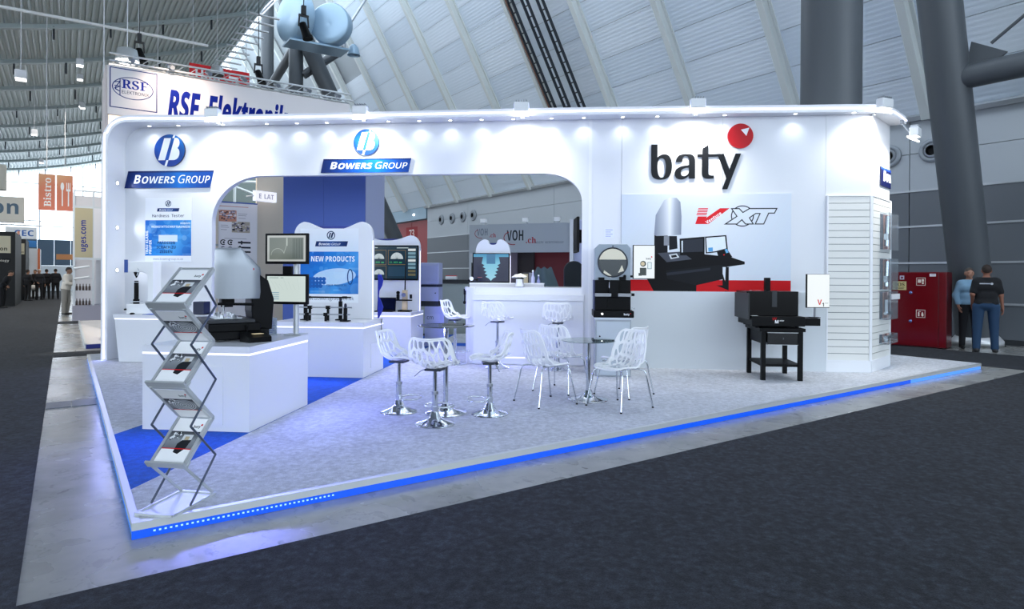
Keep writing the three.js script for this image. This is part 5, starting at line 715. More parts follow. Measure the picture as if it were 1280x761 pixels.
// ---------------------------------------------------------------- neighbouring stands
const atHall = (name, label, cat, X, Y, Z, group) => thing(name, label, cat, hv(X, Y, Z), HALL, group);
const board = (t, name, w, h, d, x, y, z, m) => part(t, name, B(w, h, d, x, y, z), m);
{ // long hanging banner with truss
  const t = atHall('hanging_banner', 'long white hanging banner reading RSF Elektronik in dark blue above the left of the stand', 'banner', 3.6, 5.3, -17);
  const f = print(1664, 326, (g, w, h) => {
    g.fillStyle = '#efe9e8'; g.fillRect(0, 0, w, h); g.strokeStyle = '#1c2c74'; g.lineWidth = 4; g.lineWidth = 6; g.strokeRect(14, 14, 272, 262); g.lineWidth = 5; g.beginPath(); g.ellipse(145, 138, 118, 72, 0, 0, 7); g.stroke(); g.beginPath(); g.moveTo(70, 84); g.lineTo(70, 192); for (let i = 0; i < 3; i++) { g.moveTo(34 + i * 4, 110 + i * 22); g.lineTo(70, 100 + i * 34); g.lineTo(40, 150); } g.stroke();
    g.fillStyle = '#1b2f96'; g.font = 'bold 82px serif'; g.fillText('RSF', 78, 142); g.font = '29px sans-serif'; g.fillStyle = '#1c2440'; g.fillText('ELEKTRONIK', 78, 178);
    g.fillStyle = '#0b2288'; g.strokeStyle = '#0b2288'; g.lineWidth = 12; g.font = 'bold 262px sans-serif'; for (const [s, x, wd] of [['RSF', 345, 200], ['Elektronik', 598, 556]]) { g.save(); g.transform(wd / g.measureText(s).width, 0, -0.1, 1, x, 296); g.fillText(s, 0, 0); g.strokeText(s, 0, 0); g.restore(); }
  }, 0.7);
  part(t, 'banner_box', B(5.66, 1.11, 0.1, 0, 0.455, -0.06), M(0xeae4e2, 0.7)); part(t, 'print', new THREE.PlaneGeometry(5.66, 1.11).translate(0, 0.455, -0.008), f);
  part(t, 'side_cloth', B(0.06, 2.7, 1.6, -2.84, -0.34, -0.9), M(0xd8cdca, 0.8));
  for (const [y, z] of [[1.1, 0.05], [1.1, -0.22], [1.3, -0.08]]) part(t, 'truss_chord', rod([-2.8, y, z], [2.9, y, z], 0.025, 8), mat.alu);
  const br = []; for (let k = 0; k < 22; k++) { const x = -2.75 + k * 0.255; br.push(rod([x, 1.1, k % 2 ? 0.05 : -0.22], [x + 0.255, 1.3, -0.08], 0.01, 6), rod([x, 1.1, 0.05], [x + 0.255, 1.1, -0.22], 0.01, 6)); } part(t, 'truss_bracing', br, mat.alu);
  const sp = []; for (let k = 0; k < 7; k++) sp.push(rod([-2.4 + k * 0.8, 1.18, 0.1], [-2.36 + k * 0.8, 1.1, 0.28], 0.05, 12)); each(t, 'banner_spot', sp, mat.silver);
  const L = new THREE.SpotLight(0xffe6cf, 9, 0, R(60), 0.8); L.position.copy(hv(2.0, 6.5, -16.2)); L.target.position.copy(hv(2.2, 5.6, -17)); L.castShadow = true; scene.add(L, L.target);
}
{ const t = atHall('red_banner', 'red hanging banner with the white word Hall behind the long banner', 'banner', 5.12, 8.85, -28); board(t, 'board', 2.25, 1.1, 0.05, 0, 0.55, 0, mat.signRed); part(t, 'print', new THREE.PlaneGeometry(2.25, 1.1).translate(0, 0.55, 0.026), print(512, 250, (g, w, h) => { g.fillStyle = '#e0343a'; g.fillRect(0, 0, w, h); g.fillStyle = '#fff'; g.font = 'bold 116px sans-serif'; g.fillText('Hall', 40, 128); g.fillRect(330, 60, 84, 24); g.fillRect(390, 60, 24, 110); })); each(t, 'cable', [rod([-1, 1.1, 0], [-1, 3.9, 0], 0.015, 6), rod([1, 1.1, 0], [1, 4.3, 0], 0.015, 6)], mat.white); }
[[1.63, 7.35, -20, 'black stage spotlight hanging left above the long banner', 1], [4.72, 7.35, -20, 'black stage spotlight hanging before the bright ridge louvres', 1], [5.45, 8.25, -18, 'black stage spotlight hanging in front of the pale blue air units', 1.15]].forEach(([x, y, z, l, k]) => {
  const t = atHall('stage_spotlight', l, 'spotlight', x, y, z, 'hanging black stage spotlights'); t.scale.setScalar(k); each(t, 'head', [rod([0.08, 0, 0.05], [-0.02, 0.34, -0.04], 0.11, 16, 0.085), rod([0.09, -0.05, 0.06], [0.08, 0.02, 0.05], 0.125, 16)], mat.black); each(t, 'yoke', [rod([-0.12, 0.25, 0], [-0.1, 0.5, 0], 0.02), rod([0.12, 0.25, 0], [0.1, 0.5, 0], 0.02), B(0.24, 0.05, 0.05, 0, 0.52, 0), S(0.1, 0.22, 0.1, 0, 0.54, 0)], mat.charcoal); part(t, 'cable', rod([0, 0.76, 0], [0.02, sag(x) / k - y / k, 0], 0.012, 6), mat.charcoal);
});
{ // wall of the stand behind, seen through the left of the arch
  const t = atHall('rear_stand_wall', 'beige wall panels of the stand behind, seen through the left part of the arch', 'wall panel', 4.0, 0, -16.9); board(t, 'panel', 1.3, 4.6, 0.1, 0.6, 2.3, 0, mat.beige); board(t, 'panel', 0.24, 3.5, 0.12, -1.07, 1.75, 0.04, mat.beige); for (const y of [1.1, 2.3]) board(t, 'clamp', 0.24, 0.05, 0.14, -1.07, y, 0.04, mat.panelGrey);
  const p = atHall('product_board', 'white product board with small pictures and a blue left edge behind the silver machine', 'poster', 3.49, 0.4, -16.85); board(p, 'board', 0.94, 2.95, 0.05, 0, 1.475, 0, mat.white); board(p, 'edge', 0.03, 2.95, 0.06, -0.48, 1.475, 0, M(0x22469c, 0.5)); board(p, 'top_edge', 0.94, 0.03, 0.06, 0, 2.96, 0, M(0x22469c, 0.5));
  part(p, 'print', new THREE.PlaneGeometry(0.92, 2.93).translate(0, 1.475, 0.026), print(340, 1080, (g, w, h) => {
    g.fillStyle = '#e9e8ee'; g.fillRect(0, 0, w, h); g.fillStyle = '#c88a80'; g.fillRect(14, 26, 250, 6); const pic = (x, y, a, b, c0, sd) => { g.fillStyle = c0; g.fillRect(x, y, a, b); seed(sd); for (let i = 0; i < 46; i++) { g.fillStyle = ['#2b2a3a', '#e8e4ec', '#6d6a80', '#b9b4c4'][i % 4]; g.fillRect(x + rnd() * a * 0.9, y + rnd() * b * 0.85, 6 + rnd() * 18, 5 + rnd() * 12); } };
    pic(12, 64, 150, 104, '#c98f7c', 3); pic(122, 164, 156, 100, '#b1a89c', 4); g.fillStyle = '#9a98a6'; [[176, 90, 80], [176, 106, 70], [30, 200, 60], [30, 218, 70], [30, 240, 50], [60, 318, 190], [180, 130, 60]].forEach(([x, y, l]) => g.fillRect(x, y, l, 4));
    for (const [x, y] of [[50, 356], [112, 356], [48, 420], [110, 420]]) { g.strokeStyle = '#2a2a33'; g.lineWidth = 9; g.beginPath(); g.arc(x, y, 21, 0.9, 5.6); g.stroke(); g.beginPath(); g.arc(x + 4, y, 5, 0, 7); g.stroke(); } g.fillStyle = '#2a2f3a'; for (const y of [346, 392, 432]) { g.fillRect(176, y, 110, 16); g.fillRect(184 + y % 30, y - 8, 14, 34); } g.strokeStyle = '#33343c'; g.lineWidth = 8; g.beginPath(); g.arc(238, 520, 26, 0, 7); g.stroke();
  }));
  const s = atHall('lit_sign', 'small glowing white box sign with grey letters hanging in front of the beige wall', 'sign', 4.06, 3.4, -16.5); s.rotation.y += 0.35; board(s, 'box', 0.6, 0.25, 0.1, 0, 0.125, 0, M(0xf2f4ff, 0.4, 0, { emissive: 0xe8ecff, emissiveIntensity: 0.7 })); part(s, 'print', new THREE.PlaneGeometry(0.58, 0.23).translate(0, 0.125, 0.051), screen(192, 76, (g, w, h) => { g.fillStyle = '#f4f6ff'; g.fillRect(0, 0, w, h); g.fillStyle = '#8f93b4'; g.font = 'bold 54px sans-serif'; g.fillText('E', 28, 58); g.fillText('LAT', 76, 58); }, 1.0)); part(s, 'bracket', rod([-0.3, 0.12, 0], [-0.3, 0.12, -0.3], 0.02), mat.alu);
}
{ // blue store room of the stand
  const t = thing('store_tower', 'tall blue store room tower with a pale lilac right side, seen through the arch', 'tower', V3(0, TOP, 0)); const pl = (pts, h) => ext(poly(pts.map(([x, z]) => [x, -z])), h).rotateX(-PI / 2);
  part(t, 'core', pl([[-8.9, -2.05], [-7.25, -2.05], [-7.25, -3.3], [-8.2, -3.3], [-8.9, -2.75]], 4.0), mat.lilac); for (const [a, b] of [[-8.94, -8.08], [-8.075, -7.2]]) part(t, 'front_panel', S(b - a, 4.0, 0.04, (a + b) / 2, 0, -2.02), mat.towerBlue); part(t, 'side_panel', S(0.04, 4.0, 1.26, -7.22, 0, -2.68), mat.lilac);
}
solo('blue_rug', 'piece of blue carpet behind the raised bar stool, past the bar table', 'carpet', S(0.9, 0.012, 0.55), mat.blueCarpet, V3(-5.35, TOP - 0.006, -2.95));
{ // stand with VOH lettering
  const t = thing('rear_stand', 'rear stand with a grey VOH fascia and dark red back wall, seen through the arch', 'stand', V3(-4.5, 0, -8), R(-14)); t.scale.set(1.18, 1, 1.18);
  const fascia = print(1024, 256, (g, w, h) => { g.fillStyle = '#a9b0b8'; g.fillRect(0, 0, w, h); const logo = (x, y, s, c) => { g.fillStyle = c; g.font = `bold ${s * 1.15}px sans-serif`; g.save(); g.translate(x, y); g.scale(0.62, 1); g.fillText('VOH', 0, 0); g.restore(); g.strokeStyle = '#8c2028'; g.lineWidth = s * 0.06; g.beginPath(); g.ellipse(x + s * 0.5, y - s * 0.2, s * 0.75, s * 0.52, 0.1, 1.2, 4.2); g.stroke(); g.fillStyle = '#a02028'; g.font = `bold ${s * 0.62}px serif`; g.fillText('.ch', x + s * 1.6, y + s * 0.22); }; logo(74, 100, 76, '#77808c'); logo(372, 150, 112, '#2b3238'); g.fillStyle = '#596068'; g.font = '26px sans-serif'; g.save(); g.translate(640, 178); g.scale(0.7, 1); g.fillText('INDUSTRY   MICROTECHNOLOGY', 0, 0); g.restore(); }, 0.6);
  board(t, 'fascia', 2.8, 0.84, 0.12, 0, 2.7, 0, M(0xa9b0b8, 0.6)); part(t, 'fascia_print', new THREE.PlaneGeometry(2.8, 0.84).translate(0, 2.7, 0.061), fascia); board(t, 'post', 0.1, 3.1, 0.1, -1.36, 1.55, 0, M(0xb4bbc4, 0.5)); board(t, 'post', 0.08, 3.2, 0.1, 1.3, 1.6, 0.1, mat.white); board(t, 'side_panel', 0.36, 3.2, 0.05, 1.5, 1.6, 0.0, mat.lilac); board(t, 'back_wall', 2.0, 2.4, 0.08, 0.5, 1.2, -1.2, M(0x5e0f1a, 0.6)); board(t, 'back_wall', 0.5, 2.4, 0.08, -0.28, 1.2, -1.1, M(0x2a2226, 0.7)); board(t, 'back_wall', 0.5, 2.4, 0.08, -0.72, 1.2, -1.0, M(0x6a6070, 0.7));
  for (const x of [-0.95, 0.15, 0.95]) { const l = part(t, 'spot_arm', rod([x, 3.1, 0.02], [x + 0.05, 3.2, 0.3], 0.012), mat.alu); part(l, 'spot_head', B(0.14, 0.11, 0.12, x + 0.05, 3.2, 0.32), mat.whitePlastic); }
}
{ const t = thing('rear_counter', 'pale grey counter with dark top left of the VOH stand, seen through the arch', 'counter', V3(-6.55, 0, -6.6)); part(t, 'body', S(2.0, 1.36, 0.5), M(0xa8b2b0, 0.5)); part(t, 'top', S(2.1, 0.1, 0.6, 0, 1.38, 0), mat.charcoal); const k = thing('white_device', 'small white device lying on the dark topped rear counter', 'device', V3(-6.3, 1.481, -6.5)); part(k, 'case', S(0.3, 0.09, 0.2, 0, 0, 0, 0.02), mat.whitePlastic); part(k, 'stripe', S(0.28, 0.02, 0.18, 0, 0.09, 0), mat.signRed); }
{ const t = thing('high_back_chair', 'black high-backed chair behind the reception counter at the right edge of the arch', 'chair', V3(-2.96, TOP, -2.3), 0.3); const s = rrect(0.42, 1.2, 0.2, 0, 1.2); part(t, 'backrest', ext(s, 0.07, 0.02), M(0x20262b, 0.6)); part(t, 'seat', S(0.44, 0.08, 0.42, 0, 0.42, 0.26, 0.03), mat.charcoal); part(t, 'stem', C(0.03, 0.03, 0.38, 0, 0.04, 0.24), mat.chrome); part(t, 'foot', lathe([[0, 0], [0.26, 0], [0.26, 0.02], [0.04, 0.05], [0, 0.05]], 24).translate(0, 0, 0.24), mat.chrome); }
// fire point and extinguisher cabinet
{
  const t = atHall('fire_cabinet', 'dark red fire cabinet with pale SOS plate standing right of the stand', 'cabinet', 16.25, 0, -6.08); t.rotation.y = HALL + 0.2;
  part(t, 'carcass', S(0.62, 1.72, 1.28, 0.31, 0.02, -0.64), mat.red); const dm = M(0x660711, 0.16); const d = part(t, 'door', S(0.02, 1.68, 1.04, -0.011, 0.04, -0.68, 0.004), dm); part(t, 'side_door', S(0.02, 1.68, 0.13, -0.011, 0.04, -0.08, 0.004), dm);
  const face = (w, h, y, z, art) => part(d, 'plate', new THREE.PlaneGeometry(w, h).rotateY(-PI / 2).translate(-0.0225, y, z), art);
  face(0.28, 0.2, 1.42, -0.93, print(140, 96, (g, w, h) => { g.fillStyle = '#c3b47e'; g.fillRect(0, 0, w, h); g.fillStyle = '#221c10'; g.font = 'bold 56px serif'; g.textAlign = 'center'; g.fillText('SOS', w / 2, 54); g.fillRect(20, 66, 100, 5); g.fillRect(26, 78, 88, 5); }));
  face(0.09, 0.09, 1.61, -0.88, print(32, 32, (g) => { g.fillStyle = '#b9b3c0'; g.fillRect(0, 0, 32, 32); g.fillStyle = '#6a2030'; g.fillRect(8, 8, 16, 16); })); face(0.12, 0.06, 1.67, -0.27, print(48, 24, (g) => { g.fillStyle = '#e4dfe6'; g.fillRect(0, 0, 48, 24); g.fillStyle = '#888'; g.fillRect(6, 9, 36, 5); }));
  const sign = (v) => print(96, 96, (g) => { g.fillStyle = '#e4dccf'; g.fillRect(0, 0, 96, 96); g.fillStyle = '#700a14'; g.fillRect(5, 5, 86, 86); g.fillStyle = '#e4dccf'; if (v) { g.fillRect(16, 22, 34, 40); g.fillRect(58, 18, 22, 30); g.fillRect(60, 54, 18, 24); } else { g.fillRect(20, 30, 16, 50); g.fillRect(24, 18, 26, 8); g.beginPath(); g.moveTo(58, 40); g.bezierCurveTo(50, 70, 60, 84, 70, 82); g.bezierCurveTo(84, 76, 80, 56, 68, 22); g.fill(); } });
  face(0.18, 0.18, 1.52, -0.5, sign(1)); face(0.18, 0.18, 0.78, -0.5, sign(0)); for (const y of [1.26, 0.6]) part(d, 'lock', ball(0.035, -0.03, y, -0.7, 0.5, 1, 1), M(0x7d86b8, 0.2, 0.7));
}
// ---- the far left of the hall
{ const t = atHall('rear_platform', 'white stand platform with deep blue skirt behind the concrete strip at the left', 'platform', 0.36, 0, -16.1); part(t, 'deck', B(2.4, 0.1, 8, 1.2, 0.05, -4), M(0xdcd6d4, 0.6)); part(t, 'skirt', B(2.4, 0.09, 0.02, 1.2, 0.047, 0.011), M(0x0b1e7c, 0.4)); part(t, 'edge', B(0.04, 0.11, 8, 0.0, 0.055, -4), mat.alu); }
{ const t = atHall('rear_cabinet', 'white cabinet with one drawer and a blue base at the end of the neighbouring stand', 'cabinet', 0.98, 0.1, -17.2); part(t, 'body', S(0.46, 0.86, 0.4, 0, 0.28, 0), M(0xd9dbee, 0.5)); part(t, 'base', S(0.46, 0.28, 0.39, 0, 0, 0), M(0x2e42ac, 0.5)); part(t, 'top', S(0.5, 0.03, 0.44, 0, 1.14, 0), mat.white); const dr = part(t, 'drawer', S(0.42, 0.18, 0.02, 0, 0.92, 0.205), M(0xd0d4ea, 0.5)); part(dr, 'knob', C(0.012, 0.012, 0.02).rotateX(PI / 2).translate(0, 1.01, 0.22), mat.charcoal); }
{ const t = atHall('zigzag_rack', 'small dark zigzag leaflet rack beside the white cabinet of the neighbouring stand', 'leaflet rack', 1.17, 0.1, -16.55); const p = [[0.1, 0], [-0.1, 0.25], [0.1, 0.5], [-0.1, 0.75], [0.1, 1.0], [-0.1, 1.22]]; for (const z of [-0.1, 0.1]) for (let i = 0; i < 5; i++) part(t, 'bar', rod([p[i][0], p[i][1], z], [p[i + 1][0], p[i + 1][1], z], 0.008, 6), mat.darkSteel); for (let i = 0; i < 5; i += 2) part(t, 'sheet', B(0.2, 0.005, 0.18, 0, 0, 0).rotateZ(Math.atan2(0.25, -0.2)).translate(0, p[i][1] + 0.125, 0), M(0x5a66b8, 0.6)); }
{ // beige vertical banner on an aluminium tower with shelves
  const t = atHall('exhibit_tower', 'aluminium tower with beige vertical banner and glass shelves left of the stand', 'display tower', 0.5, 0, -25.9);
  part(t, 'plinth', S(0.9, 0.5, 1.2, 0.15, 0.0, -0.5), M(0xa9a6b4, 0.6)); for (const [x, z] of [[-0.26, 0], [0.28, 0], [0.56, 0], [-0.26, -1], [0.56, -1]]) part(t, 'post', S(0.06, 4.4, 0.06, x, 0.0, z), mat.alu); for (const y of [2.08, 3.82, 4.36]) part(t, 'cross_bar', B(0.84, 0.06, 0.05, 0.15, y, 0.0), mat.alu);
  part(t, 'banner', B(0.5, 1.66, 0.03, 0.01, 2.95, 0.03), M(0xbeb496, 0.7)); part(t, 'print', new THREE.PlaneGeometry(0.48, 1.64).translate(0.01, 2.95, 0.046), print(128, 440, (g, w, h) => { g.fillStyle = '#beb496'; g.fillRect(0, 0, w, h); g.save(); g.translate(88, 424); g.rotate(-PI / 2); g.fillStyle = '#23348c'; g.font = 'bold 64px sans-serif'; g.fillText('uges.com', 30, -8); g.restore(); }, 0.7));
  part(t, 'board', B(0.26, 1.7, 0.03, 0.42, 2.95, 0.02), M(0xe6e4e8, 0.6)); each(t, 'shelf', [0.62, 1.0, 1.4].map((y) => B(0.5, 0.015, 0.3, 0.02, y, -0.12)), mat.acrylic); const bt = []; seed(51); for (let i = 0; i < 10; i++) bt.push(lathe([[0, 0], [0.035, 0], [0.035, 0.12], [0.014, 0.17], [0.014, 0.22], [0, 0.22]], 10).translate(-0.18 + (i % 5) * 0.09, i < 5 ? 0.51 : 1.01, -0.1)); each(t, 'display_bottle', bt, M(0x5a4a44, 0.4)); const sp = []; for (let i = 0; i < 6; i++) sp.push(rod([-0.25, 1.75 - (i / 3 | 0) * 0.35, 0.1 + (i % 3) * 0.06], [0.16, 1.82 - (i / 3 | 0) * 0.35, 0.14 + (i % 3) * 0.1], 0.035, 10)); each(t, 'display_spot', sp, mat.whitePlastic); part(t, 'back', B(0.8, 4.2, 0.03, 0.15, 2.2, -1.05), M(0xd8d6da, 0.7));
}
{ const t = atHall('stand_post', 'lilac grey system post with white panels left of the canopy fin', 'post', 1.02, 0.101, -19.2); part(t, 'post', S(0.16, 4.3, 0.16), M(0xb9bdd6, 0.5)); for (const y of [1.3, 2.1, 2.9, 3.7]) board(t, 'panel', 0.13, 0.5, 0.02, 0.02, y, 0.09, mat.white); board(t, 'round_logo_board', 0.5, 1.3, 0.05, 0.08, 4.95, 0.02, mat.beige); part(t, 'round_logo', C(0.26, 0.26, 0.02, 0, 0, 0, 32).rotateX(PI / 2).translate(0.1, 4.95, 0.06), M(0xb9ac94, 0.6)); part(t, 'logo_ring', new THREE.TorusGeometry(0.27, 0.02, 8, 36).translate(0.1, 4.95, 0.06), mat.white); }
const signBox = (label, name, x0, x1, y0, y1, Z, art, d = 0.25, cat = 'sign') => { const t = atHall(name, label, cat, (x0 + x1) / 2, y0, Z); board(t, 'box', x1 - x0, y1 - y0, d, 0, (y1 - y0) / 2, -d / 2, art.base); part(t, 'print', new THREE.PlaneGeometry(x1 - x0 - 0.02, y1 - y0 - 0.02).translate(0, (y1 - y0) / 2, 0.003), art.face); return t; };
const words = (bg, fg, text, w, h, size, x, y, f = 'bold', extra) => ({ base: M(bg, 0.6), face: print(w, h, (g) => { g.fillStyle = bg; g.fillRect(0, 0, w, h); g.fillStyle = fg; g.font = `${f} ${size}px sans-serif`; g.textAlign = 'right'; if (extra) extra(g); g.fillText(text, x, y); }, 0.6) });
signBox('beige hanging sign with grey letters ending in on, cut by the left picture edge', 'hanging_sign', -4.1, -1.61, 3.97, 5.16, -38, words('#e6e0d4', '#64788a', 'Nikon', 512, 246, 188, 486, 168, 'bold'), 0.6);
signBox('plain beige panel hanging at the left picture edge above the lettered sign', 'hanging_sign', -3.2, -1.81, 4.66, 5.58, -30, words('#d6cfc0', '#b5ad9c', '', 64, 64, 20, 60, 40), 0.5);
{ const t = atHall('black_stand', 'black stand wall with lit name plates at the left picture edge', 'stand', -3.6, 0.007, -38); board(t, 'wall', 3.34, 3.5, 5, 0, 1.75, -2.5, M(0x0e1012, 0.6)); part(t, 'name_plate', new THREE.PlaneGeometry(0.9, 0.8).translate(1.05, 2.9, 0.004), words('#cfc8b0', '#3c3a30', 'Nikon', 128, 112, 34, 112, 96).face); part(t, 'name_plate', new THREE.PlaneGeometry(0.9, 0.16).translate(1.05, 2.15, 0.004), words('#1b1d20', '#d8d4c8', 'Metrology', 128, 24, 22, 120, 20).face); }
{ const t = atHall('black_stand', 'narrower black stand wall with a pale plate, behind the first black wall', 'stand', -3.2, 0.007, -46); board(t, 'wall', 2.68, 3.52, 4, 0, 1.76, -2, M(0x121417, 0.6)); part(t, 'name_plate', new THREE.PlaneGeometry(0.4, 0.62).translate(1.08, 2.95, 0.004), words('#bdb8a2', '#4a463a', 'Nikon', 96, 140, 26, 90, 120).face); }
signBox('white box sign with blue letters ending in EC on a truss at the left', 'box_sign', -2.9, -1.42, 3.62, 4.32, -48, words('#e4ebf2', '#2c62b0', 'CEC', 256, 128, 92, 236, 98, 'bold', (g) => { g.fillStyle = '#d79a86'; g.fillRect(96, 40, 20, 50); g.fillStyle = '#2c62b0'; }), 0.4);
{ const t = atHall('stand_truss', 'aluminium truss above the blue-lettered box sign', 'truss', -2.3, 4.4, -48.2); for (const y of [0, 0.3]) part(t, 'chord', rod([-1.5, y + 0.05, 0], [1.1, y + 0.05, 0], 0.03, 8), mat.alu); const b = []; for (let k = 0; k < 9; k++) b.push(rod([-1.4 + k * 0.28, k % 2 ? 0.35 : 0.05, 0], [-1.12 + k * 0.28, k % 2 ? 0.05 : 0.35, 0], 0.015, 6)); part(t, 'bracing', b, mat.alu); }
signBox('small bright blue panel below the blue-lettered box sign', 'box_sign', -1.95, -1.5, 3.2, 3.62, -50.4, words('#4d8fd6', '#4d8fd6', '', 32, 32, 10, 30, 20), 0.1);
{ const t = atHall('white_stand', 'white stand wall with an orange right edge behind the group of visitors', 'stand', -2.6, 0.007, -53); board(t, 'wall', 2.4, 3.2, 3, 0, 1.6, -1.5, M(0xe0e4e8, 0.6)); board(t, 'orange_edge', 0.12, 2.6, 0.06, 1.16, 1.9, 0.03, M(0xe07848, 0.6)); board(t, 'poster', 0.7, 0.5, 0.02, 0.3, 2.3, 0.012, M(0xb9c0c4, 0.6)); }
[['left', -1.26, -0.48, (g, w, h) => { g.save(); g.translate(150, 400); g.rotate(-PI / 2); g.fillStyle = '#fff'; g.font = 'bold 118px serif'; g.fillText('Bistro', 0, 0, 380); g.restore(); }], ['right', -0.42, 0.35, (g) => { g.fillStyle = '#fff'; g.beginPath(); g.ellipse(70, 140, 22, 50, 0, 0, 7); g.fill(); g.fillRect(62, 180, 16, 200); for (const x of [120, 140, 160]) g.fillRect(x, 90, 9, 90); g.fillRect(118, 170, 54, 26); g.fillRect(138, 190, 16, 190); }]].forEach(([sd, a, b, draw], i) => {
  const t = atHall('hanging_flag', i ? 'right one of two orange-red hanging banners, with white cutlery' : 'left one of two orange-red hanging banners, lettered Bistro', 'banner', (a + b) / 2, 5.17, -45, 'orange hanging banners'); board(t, 'cloth', b - a, 2.06, 0.03, 0, 1.03, 0, M(0xd9704e, 0.8)); part(t, 'print', new THREE.PlaneGeometry(b - a, 2.06).translate(0, 1.03, 0.0165), print(200, 440, (g, w, h) => { const q = g.createLinearGradient(0, 0, w, h); q.addColorStop(0, '#e0b48c'); q.addColorStop(0.4, '#e89074'); q.addColorStop(1, '#e88a74'); g.fillStyle = q; g.fillRect(0, 0, w, h); draw(g, w, h); }, 0.7)); part(t, 'cable', rod([0, 2.06, 0], [0, sag(a) - 5.17, 0], 0.015, 6), mat.white);
});
{ const t = atHall('blue_grey_wall', 'big blue-grey partition with an orange strip at the far end of the aisle', 'partition', -0.2, 0, -69); for (let i = 0; i < 5; i++) board(t, 'panel', 1.18, 2.25, 0.2, -2.4 + i * 1.2, 3.36, 0, M(0x55697c, 0.6)); board(t, 'orange_strip', 1.2, 0.48, 0.03, 0.15, 3.0, 0.116, M(0xd8905a, 0.6)); board(t, 'base_wall', 6, 2.22, 0.2, 0, 1.11, 0, M(0xdfe4e8, 0.6)); }

// ---------------------------------------------------------------- people
const cap = (a, b, r1, r2 = r1) => { const ax = a[0], ay = a[1], az = a[2], dx = b[0] - ax, dy = b[1] - ay, dz = b[2] - az, L = dx * dx + dy * dy + dz * dz || 1e-9; return (x, y, z) => { const px = x - ax, py = y - ay, pz = z - az, t = Math.max(0, Math.min(1, (px * dx + py * dy + pz * dz) / L)); return Math.hypot(px - dx * t, py - dy * t, pz - dz * t) - (r1 + (r2 - r1) * t); }; };
const ell = (c, r) => { const m = Math.min(...r); return (x, y, z) => (Math.hypot((x - c[0]) / r[0], (y - c[1]) / r[1], (z - c[2]) / r[2]) - 1) * m; };
const blend = (list, k = 0.03) => (x, y, z) => { let d = 9; for (const f of list) { const e = f(x, y, z), h = Math.max(k - Math.abs(d - e), 0) / k; d = Math.min(d, e) - h * h * k * 0.25; } return d; };
function sdfMesh(f, lo, hi, n) {
  const m = new MarchingCubes(n, mat.white, false, false, 90000); m.isolation = 0; const st = [0, 1, 2].map((i) => (hi[i] - lo[i]) / n);
  for (let k = 0; k < n; k++) for (let j = 0; j < n; j++) for (let i = 0; i < n; i++) m.field[n * n * k + n * j + i] = -f(lo[0] + st[0] * i, lo[1] + st[1] * j, lo[2] + st[2] * k);
  m.update(); const c = m.count, pos = new Float32Array(c * 3); for (let i = 0; i < c; i++) for (let a = 0; a < 3; a++) pos[i * 3 + a] = lo[a] + (hi[a] - lo[a]) * (m.positionArray[i * 3 + a] * 0.5 + 0.5);
  let g = new THREE.BufferGeometry(); g.setAttribute('position', new THREE.BufferAttribute(pos, 3)); g = mergeVertices(g, 1e-5); g.computeVertexNormals(); g.setAttribute('uv', new THREE.BufferAttribute(new Float32Array(g.attributes.position.count * 2), 2)); return g;
}
// head, centred on the neck joint, looking along +z
const headGeo = sdfMesh(blend([ell([0, 0.13, 0.0], [0.075, 0.098, 0.095]), ell([0, 0.085, 0.03], [0.058, 0.075, 0.062]), cap([0, -0.06, -0.012], [0, 0.06, 0], 0.054, 0.05), cap([0, 0.125, 0.088], [0, 0.092, 0.108], 0.009, 0.014), ell([0.078, 0.11, -0.005], [0.012, 0.032, 0.02]), ell([-0.078, 0.11, -0.005], [0.012, 0.032, 0.02]), cap([-0.02, 0.064, 0.09], [0.02, 0.064, 0.09], 0.01), ell([0, 0.03, 0.07], [0.026, 0.02, 0.022]), cap([-0.04, 0.146, 0.082], [0.04, 0.146, 0.082], 0.008)], 0.02), [-0.11, -0.1, -0.13], [0.11, 0.25, 0.14], 60);
const hairGeo = sdfMesh((x, y, z) => Math.max(ell([0, 0.135, -0.008], [0.084, 0.108, 0.102])(x, y, z), 0.16 + 0.85 * Math.min(0, z - 0.02) - y, -ell([0, 0.1, 0.05], [0.066, 0.1, 0.06])(x, y, z)), [-0.11, 0.0, -0.13], [0.11, 0.26, 0.13], 48);
